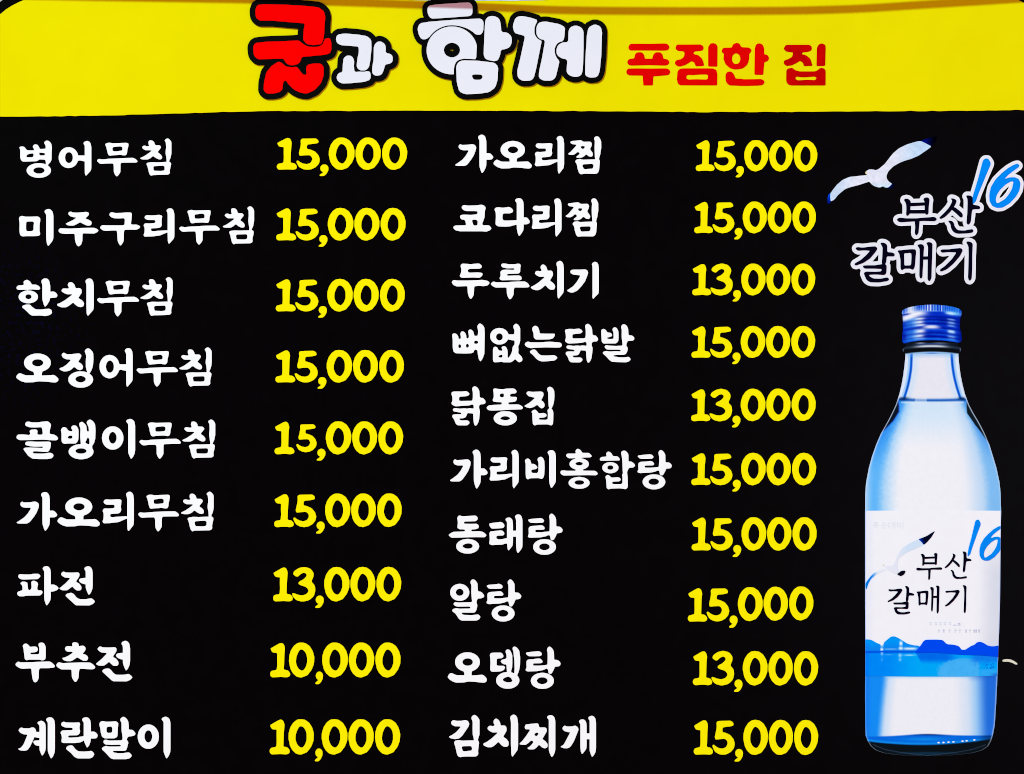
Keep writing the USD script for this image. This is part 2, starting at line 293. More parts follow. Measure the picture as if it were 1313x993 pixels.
# ------------------------------------------------------------------ brush glyphs, traced ten to the millimetre: (spec, origin x, origin y)
K = 10.023
GL = {
"byeong": ("440 405 440 370 425 352 355 348 330 370 300 373 150 378 125 365 110 325 110 220 98 195 110 185 140 180 165 188 185 215 200 230 290 232 285 205 270 185 285 160 310 152 335 162 352 185 362 215 430 212 440 200 435 165 415 135 430 115 455 103 490 118 512 150 520 190 515 270 515 350 495 390 475 405 470 420 455 440; -190 300 210 282 275 268 285 290 275 320 195 320; - 190 300 210 282 275 268 285 290 275 320 195 320; - 355 262 375 262 430 268 428 295 365 297 355 280; o 350 490 157 95; - o 352 490 72 40", 15, 170),
"eo": ("o 732 325 127 135; 840 290 860 297 960 297 960 375 940 375 870 360 840 375 810 330; - o 737 325 50 70; V 922 940 1025 108 562 955", 15, 170),
"mu": ("198 155 215 140 250 133 300 140 370 138 480 135 500 145 500 170 485 230 480 275 465 295 440 297 400 290 300 295 260 302 240 290 225 240 215 190; - 293 210 298 192 320 188 395 180 422 192 420 234 380 240 345 244 298 242; 90 365 115 340 170 348 240 340 340 335 440 330 565 328 600 350 620 375 600 390 520 390 405 392 398 410 397 510 375 545 350 570 330 550 312 515 310 420 300 400 200 402 150 408 125 400", 115, 170),
"chim": ("672 195 685 175 710 170 740 180 768 175 755 145 758 110 785 100 815 110 832 130 842 165 900 165 922 190 905 215 872 255 910 280 933 310 930 340 905 350 880 345 850 330 815 303 780 335 745 350 680 350 645 338 660 325 700 308 750 275 798 238 790 230 745 230 715 230 690 215; 962 105 975 90 1002 75 1030 92 1052 125 1052 270 1040 330 1022 365 1022 395 990 395 988 340 975 260 983 200 980 130; 728 405 745 390 800 382 860 385 990 380 1030 378 1050 400 1040 450 1030 490 1035 525 1010 545 900 548 810 550 790 560 770 540 755 490 745 440; - 818 450 828 435 950 430 965 443 962 490 920 497 826 494", 115, 170),
"mi": ("93 205 105 180 140 170 175 182 260 182 335 178 365 195 370 220 360 290 360 370 370 405 350 430 290 432 180 432 140 437 110 420 100 360 103 270; - 188 255 203 245 270 243 290 258 282 300 282 352 265 367 193 367 186 345 186 290; V 420 443 538 80 562 470", 15, 260),
"ju": ("725 145 735 125 758 115 790 128 850 130 910 123 970 120 997 135 990 165 945 205 990 220 1028 245 1030 275 1010 297 970 298 930 280 880 253 835 280 795 298 730 297 690 275 720 258 790 225 835 193 775 185 745 172; 600 360 620 330 650 330 750 335 850 328 1000 325 1065 325 1100 340 1120 360 1095 385 1060 400 920 395 912 410 910 490 895 540 860 567 835 545 815 490 812 405 780 403 690 405 640 398 612 385", 15, 260),
"gu": ("200 158 215 130 240 122 275 135 370 133 410 127 480 127 495 145 490 210 480 275 500 285 545 282 580 292 603 310 585 335 545 352 470 350 400 352 392 370 390 490 370 530 347 557 325 530 310 490 303 400 300 360 240 360 160 367 120 358 85 330 83 315 115 288 170 292 385 292 400 280 403 215 390 200 330 205 260 202 220 185", 120, 260),
"ri": ("655 192 665 170 690 160 745 165 850 158 885 170 880 195 875 250 880 290 865 315 840 327 745 332 738 345 742 365 770 368 850 362 945 355 965 380 920 395 850 425 745 437 655 440 642 420 655 385 658 330 642 290 665 265 720 268 790 262 797 245 790 225 740 225 695 225 665 210; V 937 952 1040 70 535 970", 120, 260),
"han": ("150 75 165 52 195 38 230 55 250 80 260 102 310 102 345 115 370 145 360 165 340 172 270 165 200 170 90 172 65 160 62 135 85 112 150 108 162 95; o 215 260 125 83; - o 217 258 39 31; V 380 393 497 18 392 430; 480 195 540 190 570 205 592 238 580 265 555 272 480 277; 132 395 145 370 190 358 235 358 265 390 310 420 370 422 430 415 490 412 515 430 522 465 505 485 470 500 430 508 370 500 270 503 240 490 200 450 165 418", 15, 355),
"chi": ("640 175 660 152 685 150 720 155 740 145 720 110 730 80 760 65 795 85 812 110 822 148 875 145 900 165 903 205 880 240 855 275 900 300 932 335 930 370 910 390 870 392 835 375 790 332 745 370 700 395 640 395 590 375 580 355 630 335 690 300 780 232 770 225 715 228 670 210 645 190; V 947 960 1058 20 508 980", 15, 355),
"o": ("o 332 205 173 120; 275 310 400 310 390 335 390 378 285 378 290 345; - o 335 205 72 45; 55 390 75 355 105 335 150 355 180 365 300 365 395 368 450 365 545 360 580 385 605 415 595 445 560 460 470 450 350 443 280 455 180 458 130 445 85 420", 15, 445),
"jing": ("642 110 650 85 672 73 710 95 790 92 870 82 900 110 885 150 853 192 895 215 920 250 915 280 890 300 860 298 835 282 805 255 770 290 735 310 680 318 640 305 612 285 625 272 670 255 710 225 762 170 750 163 700 160 660 140; 938 55 955 30 985 15 1020 38 1048 75 1053 150 1045 250 1025 305 1000 345 975 335 955 270 953 200 958 110; o 888 420 160 106; - o 887 415 66 41", 15, 445),
"gol": ("170 95 185 65 210 57 265 68 330 68 460 52 495 75 510 105 495 150 488 215 545 225 580 245 602 275 585 297 550 300 400 292 300 295 100 297 65 275 62 250 80 225 140 222 230 232 240 210 230 180 250 162 300 157 330 165 335 190 328 215 345 228 390 227 402 210 390 140 380 130 300 135 230 132 185 115; 170 345 185 318 230 312 330 318 470 315 500 320 508 345 498 400 480 435 460 450 400 448 330 440 280 440 270 455 290 468 400 470 470 460 510 460 535 480 540 500 520 528 470 540 360 540 275 538 215 500 170 440 150 412 165 395 210 390 330 395 400 398 403 380 390 380 290 382 220 372 185 362", 15, 535),
"baeng": ("632 165 650 138 675 125 705 140 730 175 755 182 785 180 775 155 762 138 780 112 810 103 840 120 860 160 862 220 858 290 840 328 815 342 730 340 680 347 650 330 640 300 642 220; - 718 258 740 240 772 238 784 255 772 277 735 280; 865 90 880 68 905 58 935 80 960 110 965 150 970 185 995 185 990 130 962 70 980 42 1010 30 1045 52 1072 90 1080 170 1075 280 1060 335 1032 375 1040 400 890 380 890 340 880 250 885 150; - 945 330 965 290 975 262 997 275 1002 350 975 347; o 893 445 160 98; - o 892 436 70 34", 15, 535),
"ga": ("108 190 120 162 140 153 155 165 240 162 300 152 335 165 353 190 350 225 320 300 280 360 230 420 195 438 90 438 58 425 100 400 165 355 210 305 250 240 235 232 180 235 130 222; V 375 395 492 28 535 432; 480 270 540 270 570 295 590 325 570 350 545 357 480 357", 15, 628),
"pa": ("80 195 100 162 160 168 230 168 280 160 350 160 375 190 340 228 250 230 150 235 105 225; 110 285 135 258 190 265 205 280 212 360 225 370 245 365 258 330 250 270 265 250 300 250 330 268 343 290 332 330 328 350 340 372 385 372 402 395 385 425 360 440 190 442 150 450 90 448 68 415 80 390 115 378 140 370 140 330 130 300; V 397 418 505 58 570 450; 495 298 545 298 580 315 608 345 585 370 545 385 500 392", 15, 720),
"jeon": ("632 165 645 145 665 130 700 143 780 145 855 140 875 160 870 195 825 262 870 285 898 325 898 355 880 375 835 375 800 345 780 322 740 355 715 372 650 372 610 350 640 325 690 285 752 220 740 213 690 210 655 192; V 932 952 1043 60 435 992; 862 240 885 218 925 213 970 212 970 292 940 295 900 282 875 265; 690 440 710 415 768 402 800 420 835 465 870 485 960 485 1025 472 1055 495 1075 518 1045 548 1000 567 825 565 780 525 720 470", 15, 720),
"bu": ("142 135 155 112 185 102 215 118 235 148 300 140 330 152 342 180 325 208 290 218 248 220 240 232 255 242 350 240 355 220 355 150 342 120 355 95 390 90 420 102 440 150 440 280 430 310 400 322 360 312 220 312 190 320 170 305 160 240 155 180; 47 375 60 352 85 335 115 345 250 343 430 335 485 333 520 350 563 395 540 415 480 420 365 420 352 440 350 545 330 590 303 605 280 590 265 540 255 440 245 422 140 430 105 420 70 400", 15, 815),
"chu": ("683 170 695 145 720 135 785 140 775 115 785 92 815 85 850 95 865 120 862 138 920 130 945 145 955 175 935 210 910 235 950 245 980 270 985 300 965 325 935 328 905 318 845 280 800 310 770 330 700 330 665 315 648 290 690 280 740 255 790 218 775 210 720 210 695 195; 570 385 585 360 605 342 650 355 760 352 900 345 1010 348 1045 370 1078 405 1065 430 1030 435 880 428 868 445 862 540 845 575 820 605 795 575 775 540 770 440 740 437 640 437 600 415", 15, 815),
"gye": ("88 250 100 225 120 210 160 220 230 220 270 205 300 220 316 250 316 285 295 330 270 390 235 460 205 500 165 512 110 505 78 485 120 470 155 425 205 303 150 297 115 280; V 330 357 440 122 575 392; 300 268 375 268 375 345 340 345 290 330; 275 395 295 378 350 375 380 370 380 450 340 448 300 435; V 440 465 558 75 612 507", 15, 912),
"ran": ("632 175 645 145 670 135 700 145 790 148 870 143 882 165 872 210 882 265 870 295 845 310 740 312 722 325 740 342 850 335 930 320 940 345 925 380 890 400 830 410 655 410 638 390 648 340 640 305 626 275 650 248 700 245 780 243 790 228 775 215 700 212 660 200; V 902 927 1020 75 472 970; 1005 265 1060 262 1090 280 1110 310 1095 345 1070 352 1005 352; 697 480 715 450 770 435 795 455 820 490 855 515 930 520 1030 510 1055 535 1064 558 1040 595 1005 608 850 608 810 590 760 535 710 495", 15, 912),
"mal": ("172 165 190 135 220 125 260 137 330 135 385 128 420 150 415 200 410 310 400 335 370 350 240 350 210 330 195 280 185 210; - 268 215 283 201 335 198 342 230 337 277 285 282 268 262; 440 112 455 85 487 70 520 90 545 125 555 180 555 240 600 240 625 262 643 290 625 315 590 322 545 328 525 365 550 400 530 480 515 508 470 512 400 510 345 512 360 532 410 540 480 540 555 528 585 555 594 575 570 605 525 617 345 617 315 600 270 550 235 515 205 490 215 465 260 445 300 455 400 455 455 452 450 437 430 432 330 435 255 430 235 415 225 392 240 368 270 368 300 378 465 375 475 350 460 240 460 150", 110, 912),
"i": ("o 805 328 137 157; - o 805 325 49 78; V 973 1000 1090 70 612 1038", 110, 912),
"jjim": ("712 130 725 112 770 110 850 98 880 122 975 120 993 145 988 175 965 218 1000 260 1008 290 990 315 955 312 918 282 890 310 855 328 795 328 790 312 835 280 828 262 810 250 775 280 750 292 700 290 683 275 720 250 795 165 780 157 730 150; - 846 185 860 176 902 178 897 202 875 217 853 202; 1015 80 1030 58 1055 48 1085 62 1110 110 1112 200 1100 280 1082 340 1082 365 1035 365 1030 320 1025 200 1030 110; 773 375 795 348 840 340 870 352 960 348 1060 345 1090 350 1095 380 1088 440 1082 495 1065 525 1040 535 900 533 845 540 825 520 805 460 798 410; - 868 425 883 410 1000 406 1014 423 1002 467 960 470 888 474", 660, 170),
"ko": ("168 165 180 140 205 130 250 140 330 137 435 128 465 145 482 170 470 200 465 290 445 345 432 380 450 392 515 390 540 410 555 435 530 460 480 477 440 470 150 470 95 460 65 435 62 410 90 395 150 392 215 392 228 385 220 350 210 325 165 318 145 285 155 262 200 255 290 260 365 250 375 235 370 212 340 210 220 210 185 192; - 300 330 325 320 360 323 377 340 372 387 355 395 323 395 313 365", 575, 250),
"da": ("590 190 605 168 635 158 700 168 780 155 815 175 835 205 820 230 790 240 710 240 698 255 693 300 705 330 760 332 890 325 890 385 850 390 800 405 740 412 640 408 605 385 605 355 610 290 608 230; V 853 878 968 40 535 908; 955 292 1005 290 1030 315 1050 345 1035 370 1005 380 955 382", 575, 250),
"du": ("155 105 175 83 215 85 290 90 390 80 415 95 435 122 415 145 390 150 265 152 250 165 252 190 270 200 380 195 435 203 442 220 425 250 395 268 320 262 180 268 150 255 145 235 160 210 165 160; 40 325 55 300 80 292 110 300 250 300 440 292 490 300 520 315 530 335 505 365 460 373 380 370 335 375 330 395 328 480 310 515 287 543 265 515 250 470 243 380 235 372 170 375 110 378 65 360", 575, 330),
"ru": ("673 110 685 85 715 80 770 90 850 90 910 82 933 105 923 140 922 195 900 212 830 215 760 217 750 230 765 240 840 235 915 235 940 255 943 285 920 297 780 295 680 298 660 285 658 265 672 235 665 190 690 165 740 160 835 165 850 155 840 142 760 145 700 135; 540 345 575 312 610 322 750 322 900 312 985 312 1020 335 1045 370 1030 388 980 392 850 390 842 410 838 480 815 525 790 545 770 525 752 480 748 400 740 390 610 393 570 375", 575, 330),
"gi": ("710 188 725 165 760 160 850 160 905 155 935 172 945 200 930 245 905 310 860 370 805 430 740 460 700 450 667 430 700 408 750 375 800 315 843 240 830 232 760 228 725 212; V 990 998 1082 58 540 1008", 660, 330),
"ppyeo": ("45 200 60 180 80 175 110 190 128 220 130 248 155 250 162 225 150 185 165 155 185 148 215 168 230 205 230 240 255 242 265 220 252 150 265 132 285 125 315 145 330 185 332 210 375 210 380 180 380 130 367 90 385 60 405 48 435 65 462 100 468 180 465 300 462 440 440 500 412 543 390 510 378 450 372 395 340 385 330 400 325 420 300 433 210 438 90 433 62 410 55 350 55 260; - 128 325 145 316 162 330 162 357 145 370 128 357; - 226 320 245 310 262 325 264 347 245 364 226 354; - 328 285 350 270 380 278 382 302 360 314 333 310", 575, 410),
"eop": ("o 655 215 120 107; - o 655 223 43 45; 765 190 845 190 848 140 830 90 845 65 872 50 900 70 922 105 922 280 905 330 895 345 902 385 895 430 940 475 953 510 945 535 915 550 895 545 870 520 855 508 830 535 800 550 710 550 690 545 610 548 585 550 572 530 572 380 580 355 605 348 630 360 645 395 690 405 692 385 680 360 700 342 725 340 750 365 762 410 762 500 790 470 815 420 825 350 850 320 850 270 810 265 765 255; - 638 470 660 458 692 450 694 487 655 489", 575, 410),
"neun": ("1072 118 1090 88 1120 78 1150 95 1165 130 1175 180 1250 182 1360 182 1372 190 1358 225 1335 248 1290 255 1200 258 1125 258 1097 235 1093 180; 978 325 990 295 1020 283 1060 292 1180 292 1300 285 1420 292 1450 305 1463 330 1440 358 1400 362 1250 358 1050 368 1005 352; 1042 420 1060 395 1100 380 1125 395 1160 440 1190 460 1270 462 1350 455 1385 470 1403 492 1375 520 1350 530 1210 540 1165 530 1130 505 1085 455", 575, 410),
"dak": ("342 145 355 125 400 120 470 122 530 115 560 135 573 155 550 178 500 185 450 188 440 200 440 235 455 242 560 240 605 240 612 200 612 130 600 90 612 65 637 52 670 72 692 110 698 190 715 205 735 202 755 220 773 250 765 275 745 282 705 285 688 305 690 340 702 370 692 450 688 490 670 535 645 560 628 540 618 480 615 400 580 398 545 393 535 425 515 455 480 462 445 462 445 478 470 488 540 485 565 500 573 520 548 548 520 552 420 550 398 530 380 480 352 440 360 415 400 408 465 410 470 395 440 385 380 378 360 358 370 335 400 330 450 340 510 333 540 340 570 330 620 340 625 310 610 285 590 290 560 300 480 305 390 310 355 290 342 270 358 240 355 190", 690, 410),
"bal": ("808 145 820 125 845 118 870 135 890 165 930 170 950 190 950 212 920 225 890 230 885 240 900 250 960 250 970 235 968 170 952 125 970 102 990 97 1015 115 1032 155 1035 220 1030 280 1000 308 930 308 840 310 818 290 812 220; 1062 95 1080 65 1105 57 1135 75 1155 110 1162 200 1195 202 1222 215 1240 242 1225 270 1190 275 1150 275 1130 330 1155 370 1145 410 1130 440 1100 455 1010 455 965 460 975 475 1050 485 1110 485 1165 478 1185 500 1190 515 1165 540 1130 550 950 545 915 520 875 475 830 435 835 415 870 402 920 410 1000 405 1060 408 1062 392 1030 388 890 388 862 370 852 345 875 325 910 335 1000 340 1085 335 1080 290 1073 220 1075 130", 690, 410),
"ttong": ("120 100 135 85 155 82 180 90 260 92 300 85 380 82 410 95 430 125 410 148 360 152 340 165 342 188 370 192 425 192 432 210 418 245 390 258 330 260 315 275 330 290 440 287 480 300 512 330 495 352 420 355 300 360 110 370 60 362 40 340 42 320 75 298 130 295 230 290 238 270 225 260 150 258 120 250 118 225 132 195 130 140; - 210 155 235 148 262 150 262 192 240 197 210 192; o 280 467 150 93; - 210 468 240 448 275 438 315 446 347 468 320 487 275 492 230 484", 620, 490),
"jip": ("548 148 560 128 582 118 620 128 740 122 768 135 773 165 760 200 738 235 770 255 788 290 780 325 755 340 730 335 690 292 650 320 600 338 560 330 520 310 545 295 600 260 662 205 640 198 580 185; 812 92 830 68 855 60 885 75 908 110 912 180 905 260 890 310 870 345 890 360 898 400 895 500 892 545 870 560 820 545 690 548 660 560 635 548 628 480 625 400 615 380 640 360 665 355 690 375 705 402 780 398 810 415 810 440 780 458 720 462 710 472 720 485 800 488 825 478 828 400 818 365 845 340 835 300 830 200 830 130", 620, 490),
"bi": ("28 160 45 138 70 130 95 145 110 180 112 202 145 200 170 215 195 245 180 265 150 272 115 278 112 300 125 318 195 318 203 280 205 190 190 140 208 118 235 108 260 120 280 160 285 250 278 350 265 385 240 398 210 383 100 385 70 402 45 385 40 330 40 200; V 320 340 430 20 515 370", 670, 575),
"hong": ("678 40 690 15 712 5 745 22 770 60 855 60 880 85 893 105 870 118 800 120 720 125 600 130 570 115 555 90 575 68 640 68 680 68 685 55; o 728 203 125 75; - o 728 198 47 22; 680 260 780 260 775 288 935 290 960 312 970 330 945 348 850 345 700 347 530 352 500 338 483 315 495 285 545 283 560 290 685 290; o 727 445 136 77; - o 730 440 61 30", 670, 575),
"hap": ("420 70 435 48 458 42 490 60 508 100 565 102 590 122 602 148 590 158 500 160 400 162 345 160 340 135 360 112 420 108 428 95; o 477 250 105 72; - o 477 248 38 29; 612 55 625 38 655 28 685 42 710 80 710 170 745 170 775 190 798 218 785 240 760 250 715 252 690 310 700 370 702 500 680 525 660 525 600 515 480 520 455 530 430 515 425 460 420 390 410 370 425 350 450 340 475 362 495 378 575 370 605 385 613 405 595 425 510 430 495 445 510 460 620 460 632 445 632 370 625 345 640 320 635 290 632 200 625 110", 735, 575),
"tang": ("825 105 840 90 900 85 990 75 1020 90 1035 112 1015 135 950 138 860 137; 835 195 860 175 920 172 1000 162 1030 180 1043 205 1025 220 970 222 925 222 918 235 925 250 1000 250 1100 240 1103 180 1103 100 1092 55 1110 28 1130 20 1160 42 1183 80 1185 180 1230 182 1255 200 1270 225 1255 255 1220 262 1195 262 1180 300 1150 350 1115 345 1105 290 1085 285 1050 302 980 315 850 320 825 308 828 290 838 270 835 240; o 1037 432 146 97; - o 1035 430 67 41", 735, 575),
"dong": ("160 50 175 20 192 10 220 20 320 18 400 12 425 35 428 60 405 85 340 88 260 90 248 102 255 118 330 120 420 118 445 150 435 175 405 188 350 192 340 205 355 215 450 212 500 225 542 265 520 292 420 290 300 292 170 298 90 300 50 265 70 245 110 222 180 220 260 215 265 200 245 190 190 190 165 170 165 150 172 110 168 70; o 297 408 148 95; - 226 405 250 383 300 368 345 376 367 403 345 432 300 440 255 430", 570, 660),
"tae": ("572 130 580 112 640 105 725 93 755 110 773 140 760 172 700 178 610 183 590 165; 575 240 590 215 660 210 730 200 760 220 772 245 755 270 680 272 663 285 668 308 690 318 750 315 800 300 820 305 820 370 775 375 740 388 600 393 572 375 575 350 582 320; V 780 802 880 35 465 822; 870 208 925 208 925 285 870 285; V 902 918 1002 -5 500 942", 570, 660),
"al": ("o 195 198 124 110; - o 195 197 49 45; 330 65 345 38 370 28 400 45 425 85 430 185 470 190 495 215 513 242 500 265 470 275 425 278 410 320 422 365 415 410 400 445 380 460 300 460 222 458 222 475 250 488 360 490 435 480 455 500 462 520 440 550 400 562 220 562 185 540 140 470 98 440 102 415 150 398 190 408 330 405 332 385 310 380 170 383 130 370 112 345 135 320 180 328 280 325 355 322 350 280 342 200 345 110", 570, 740),
"deng": ("582 95 595 75 640 70 730 70 750 92 760 120 740 142 690 145 672 152 670 230 690 240 765 240 782 262 765 290 735 308 690 315 610 318 588 300 585 265 590 200; 782 50 800 30 825 28 850 50 870 100 872 200 868 270 852 310 870 340 805 340 800 290 795 222 760 220 730 200 720 180 740 160 795 148 798 110; 872 15 885 -5 910 -8 940 15 962 50 972 130 970 240 955 310 930 370 895 340 900 270 895 150 885 60; o 812 427 150 108; - 743 420 770 393 815 378 850 390 875 432 855 450 810 452 770 442", 570, 830),
"gim": ("80 120 95 95 120 83 150 95 220 95 265 82 300 95 320 130 310 165 270 225 225 290 180 325 130 330 80 320 50 300 100 275 150 240 210 172 190 165 130 165 95 145; 342 55 360 28 388 15 420 38 450 80 450 270 430 330 430 355 380 355 375 320 362 270 360 180 362 110; 120 375 135 350 180 340 230 350 330 345 430 345 445 370 440 420 430 480 435 520 420 545 390 555 280 553 190 562 165 540 150 480 140 430; - 220 430 240 420 340 418 354 440 350 477 300 482 245 487 230 472", 570, 915),
"jji": ("230 160 245 140 300 135 395 125 410 145 415 180 490 178 512 195 515 225 490 270 455 328 500 360 527 400 520 435 490 450 455 440 412 400 380 440 345 462 280 462 260 445 300 420 342 370 330 352 308 348 275 380 240 405 180 403 158 390 200 350 250 285 300 210 280 203 240 203 230 190; - 350 268 370 248 404 248 402 272 380 294 363 287; V 512 538 622 18 565 575", 650, 915),
"gae": ("710 195 722 170 742 155 775 168 840 165 880 155 910 175 922 205 900 260 860 360 815 430 785 447 730 447 685 430 730 400 760 345 815 240 780 240 735 225; V 922 942 1025 72 525 965; 1015 255 1070 255 1070 330 1015 330; V 1042 1062 1145 28 562 1095", 650, 915),
}
GL["byeong"] = (GL["byeong"][0].replace("-190 300 210 282 275 268 285 290 275 320 195 320; ", ""), 15, 170)
made = {k: native(s, ox, oy, K, 4) for k, (s, ox, oy) in GL.items()}

ROWS = [  # (label, [(glyph, box or None)])
 ("first dish name of the left column", [("byeong", 0), ("eo", 0), ("mu", 0), ("chim", 0)]),
 ("second dish name of the left column", [("mi", 0), ("ju", 0), ("gu", 0), ("ri", 0), ("mu", (229.9, 269.5, 281.8, 314)), ("chim", (285.8, 264.8, 325.9, 313.5))]),
 ("third dish name of the left column", [("han", 0), ("chi", 0), ("mu", (124.7, 360.3, 178.4, 405.9)), ("chim", (180.1, 355.6, 221.7, 405.4))]),
 ("fourth dish name of the left column", [("o", 0), ("jing", 0), ("eo", (127.6, 446.5, 170.4, 496)), ("mu", (175.4, 450.2, 228.4, 496)), ("chim", (229.9, 445.7, 271.7, 496))]),
 ("fifth dish name of the left column", [("gol", 0), ("baeng", 0), ("i", (130.8, 537.4, 173.4, 588.4)), ("mu", (178.9, 541.9, 232.1, 588.4)), ("chim", (233.8, 538.2, 276.1, 588.2))]),
 ("sixth dish name of the left column", [("ga", 0), ("o", (73.8, 638, 128.2, 675.5)), ("ri", (131.8, 630.7, 171.9, 681)), ("mu", (177.4, 634.5, 229.6, 681.5)), ("chim", (232.1, 630.7, 274.2, 681.5))]),
 ("two-syllable dish name in the left column above the last two", [("pa", 0), ("jeon", 0)]),
 ("second dish name from the bottom of the left column", [("bu", 0), ("chu", 0), ("jeon", (123.4, 821.9, 169.7, 873.9))]),
 ("bottom dish name of the left column", [("gye", 0), ("ran", 0), ("mal", 0), ("i", 0)]),
 ("first dish name of the right column", [("ga", (583.7, 173, 632.4, 222.1)), ("o", (632.8, 181, 682, 216.6)), ("ri", (685.8, 174.6, 723.3, 222.8)), ("jjim", 0)]),
 ("second dish name of the right column", [("ko", 0), ("da", 0), ("ri", (682, 254.6, 720.1, 303.5)), ("jjim", (725.4, 254.6, 767.2, 303.9))]),
 ("third dish name of the right column", [("du", 0), ("ru", 0), ("chi", (680.6, 334.8, 723.1, 383)), ("gi", 0)]),
 ("fourth dish name of the right column", [("ppyeo", 0), ("eop", 0), ("neun", 0), ("dak", 0), ("bal", 0)]),
 ("fifth dish name of the right column", [("dak", (578.8, 495.5, 622.7, 546.1)), ("ttong", 0), ("jip", 0)]),
 ("longest dish name of the right column", [("ga", (577, 576.7, 625.2, 626.7)), ("ri", (627.9, 577, 665.3, 626.2)), ("bi", 0), ("hong", 0), ("hap", 0), ("tang", 0)]),
 ("seventh dish name of the right column", [("dong", 0), ("tae", 0), ("tang", (676.9, 658.8, 721.4, 711.7))]),
 ("two-syllable dish name of the right column", [("al", 0), ("tang", (623.9, 743, 668.3, 797.2))]),
 ("second dish name from the bottom of the right column", [("o", (574.2, 836.5, 624.4, 875.7)), ("deng", 0), ("tang", (674, 829.3, 718.8, 883.6))]),
 ("bottom dish name of the right column", [("gim", 0), ("chi", (619.6, 916.5, 664.3, 970.2)), ("jji", 0), ("gae", 0)]),
]
TY, TT = 0.0002, 0.0005
for lab, gl in ROWS:
    h = holder(SIGN, "dish_name", "white brush lettering, " + lab)
    for k, b in gl:
        put(h, "syllable", fit(made[k], b) if b else made[k], "white_print", TY, TT)

# ------------------------------------------------------------------ prices
D0 = "770 345 772 280 795 210 835 155 885 122 935 117 985 125 1040 160 1080 220 1100 290 1095 370 1065 440 1010 505 960 522 930 533 870 522 820 480 790 430; - 862 320 870 280 890 235 910 206 935 198 965 213 992 245 1005 290 1005 360 987 410 962 442 940 452 905 437 880 407 862 362"
DIG = {
"1": "105 190 125 178 170 155 215 130 248 122 275 140 290 185 282 260 278 360 275 440 320 445 345 465 358 495 345 520 310 530 240 525 125 530 103 510 100 480 115 455 145 448 185 440 190 380 188 300 190 240 150 240 125 230",
"5": "408 150 425 132 480 130 600 128 628 148 637 175 620 190 560 200 500 205 488 220 488 262 530 270 590 295 635 345 652 400 640 450 600 495 545 523 490 530 440 522 390 495 365 455 352 420 372 408 400 430 440 450 490 457 535 440 558 395 545 360 520 342 450 345 395 352 385 320 400 260 412 200",
",": "o 710 512 51 50; 762 500 760 540 735 585 705 610 655 610 650 595 700 560 690 540 720 480",
"0": D0,
"3": "240 120 250 95 290 68 335 58 385 72 412 105 415 135 395 185 425 220 428 265 415 310 375 345 320 357 270 345 240 315 232 285 245 282 290 300 330 302 362 285 372 258 350 230 310 218 285 205 290 185 330 165 357 135 350 115 330 108 305 120 280 145 260 138",
}
DIG = {k: shape(v, 3) for k, v in DIG.items()}
W, HH = 1676.0, 416.0        # unit price: x 100..1776, zeros y 117..533
BOX = {"1": (100, 122, 358, 531), "5": (352, 128, 652, 531), "3": (350, 117, 652, 533), ",": (650, 462, 764, 612)}
ZERO = [(768, 1100), (1111, 1437), (1452, 1776)]
PRICES = [("15,000", 355, 522.2, 176.7, 218.2, 0), ("15,000", 354.2, 520.2, 266.9, 308.8, 0), ("15,000", 353.7, 519.2, 357.9, 399.8, 0), ("15,000", 353.2, 518.1, 449, 490.9, 0),
 ("15,000", 352.1, 517, 540.5, 582.9, 0), ("15,000", 351.6, 515.2, 633.1, 676.2, -.4), ("13,000", 350.2, 514.5, 727.2, 771.4, -.3), ("10,000", 346.4, 513.7, 824.1, 868.9, 0), ("10,000", 345.8, 513.2, 922.3, 967.7, 0),
 ("15,000", 892.1, 1047.9, 179.9, 220.1, .4), ("15,000", 890.1, 1046.2, 258.7, 299.5, 0), ("13,000", 887.5, 1045.2, 338.3, 379.1, 0), ("15,000", 886.5, 1045.2, 418.2, 459.3, 0), ("13,000", 886, 1045.9, 498.7, 540.3, -.5),
 ("15,000", 886.3, 1046.4, 580.9, 622.5, 0), ("15,000", 886.8, 1047.1, 663.4, 706.3, 0), ("15,000", 881.9, 1042.9, 753, 796.6, -2.2), ("13,000", 888.3, 1049, 834.9, 879.1, .4), ("15,000", 889.5, 1049, 923.2, 968.2, .3)]
for i, (txt, x0, x1, y0, y1, tilt) in enumerate(PRICES):
    where = ("left", i + 1, 9) if i < 9 else ("right", i - 8, 10)
    h = holder(SIGN, "price", f"yellow price, row {where[1]} of {where[2]} in the {where[0]} column")
    z = 0
    for k, ch in enumerate(txt):
        nm = "comma" if ch == "," else "digit"
        if ch == "0":
            if k == 1:
                b = (342, 117, 668, 533)
            else:
                b = (ZERO[z][0], 117, ZERO[z][1], 533); z += 1
        else:
            b = BOX[ch]
            if txt[1] == "0" and ch == ",":
                b = (680, 462, 780, 612)
            if i == 4 and ch == "5":
                b = (384, 153, 648, 505)
        bb = (x0 + (b[0] - 100) / W * (x1 - x0), y0 + (b[1] - 117) / HH * (y1 - y0), x0 + (b[2] - 100) / W * (x1 - x0), y0 + (b[3] - 117) / HH * (y1 - y0))
        dy = tilt * ((bb[0] + bb[2]) / 2 - (x0 + x1) / 2) / (x1 - x0)
        bb = (bb[0], bb[1] + dy, bb[2], bb[3] + dy)
        put(h, nm, fit(DIG[ch], bb), "yellow_print", TY, TT)

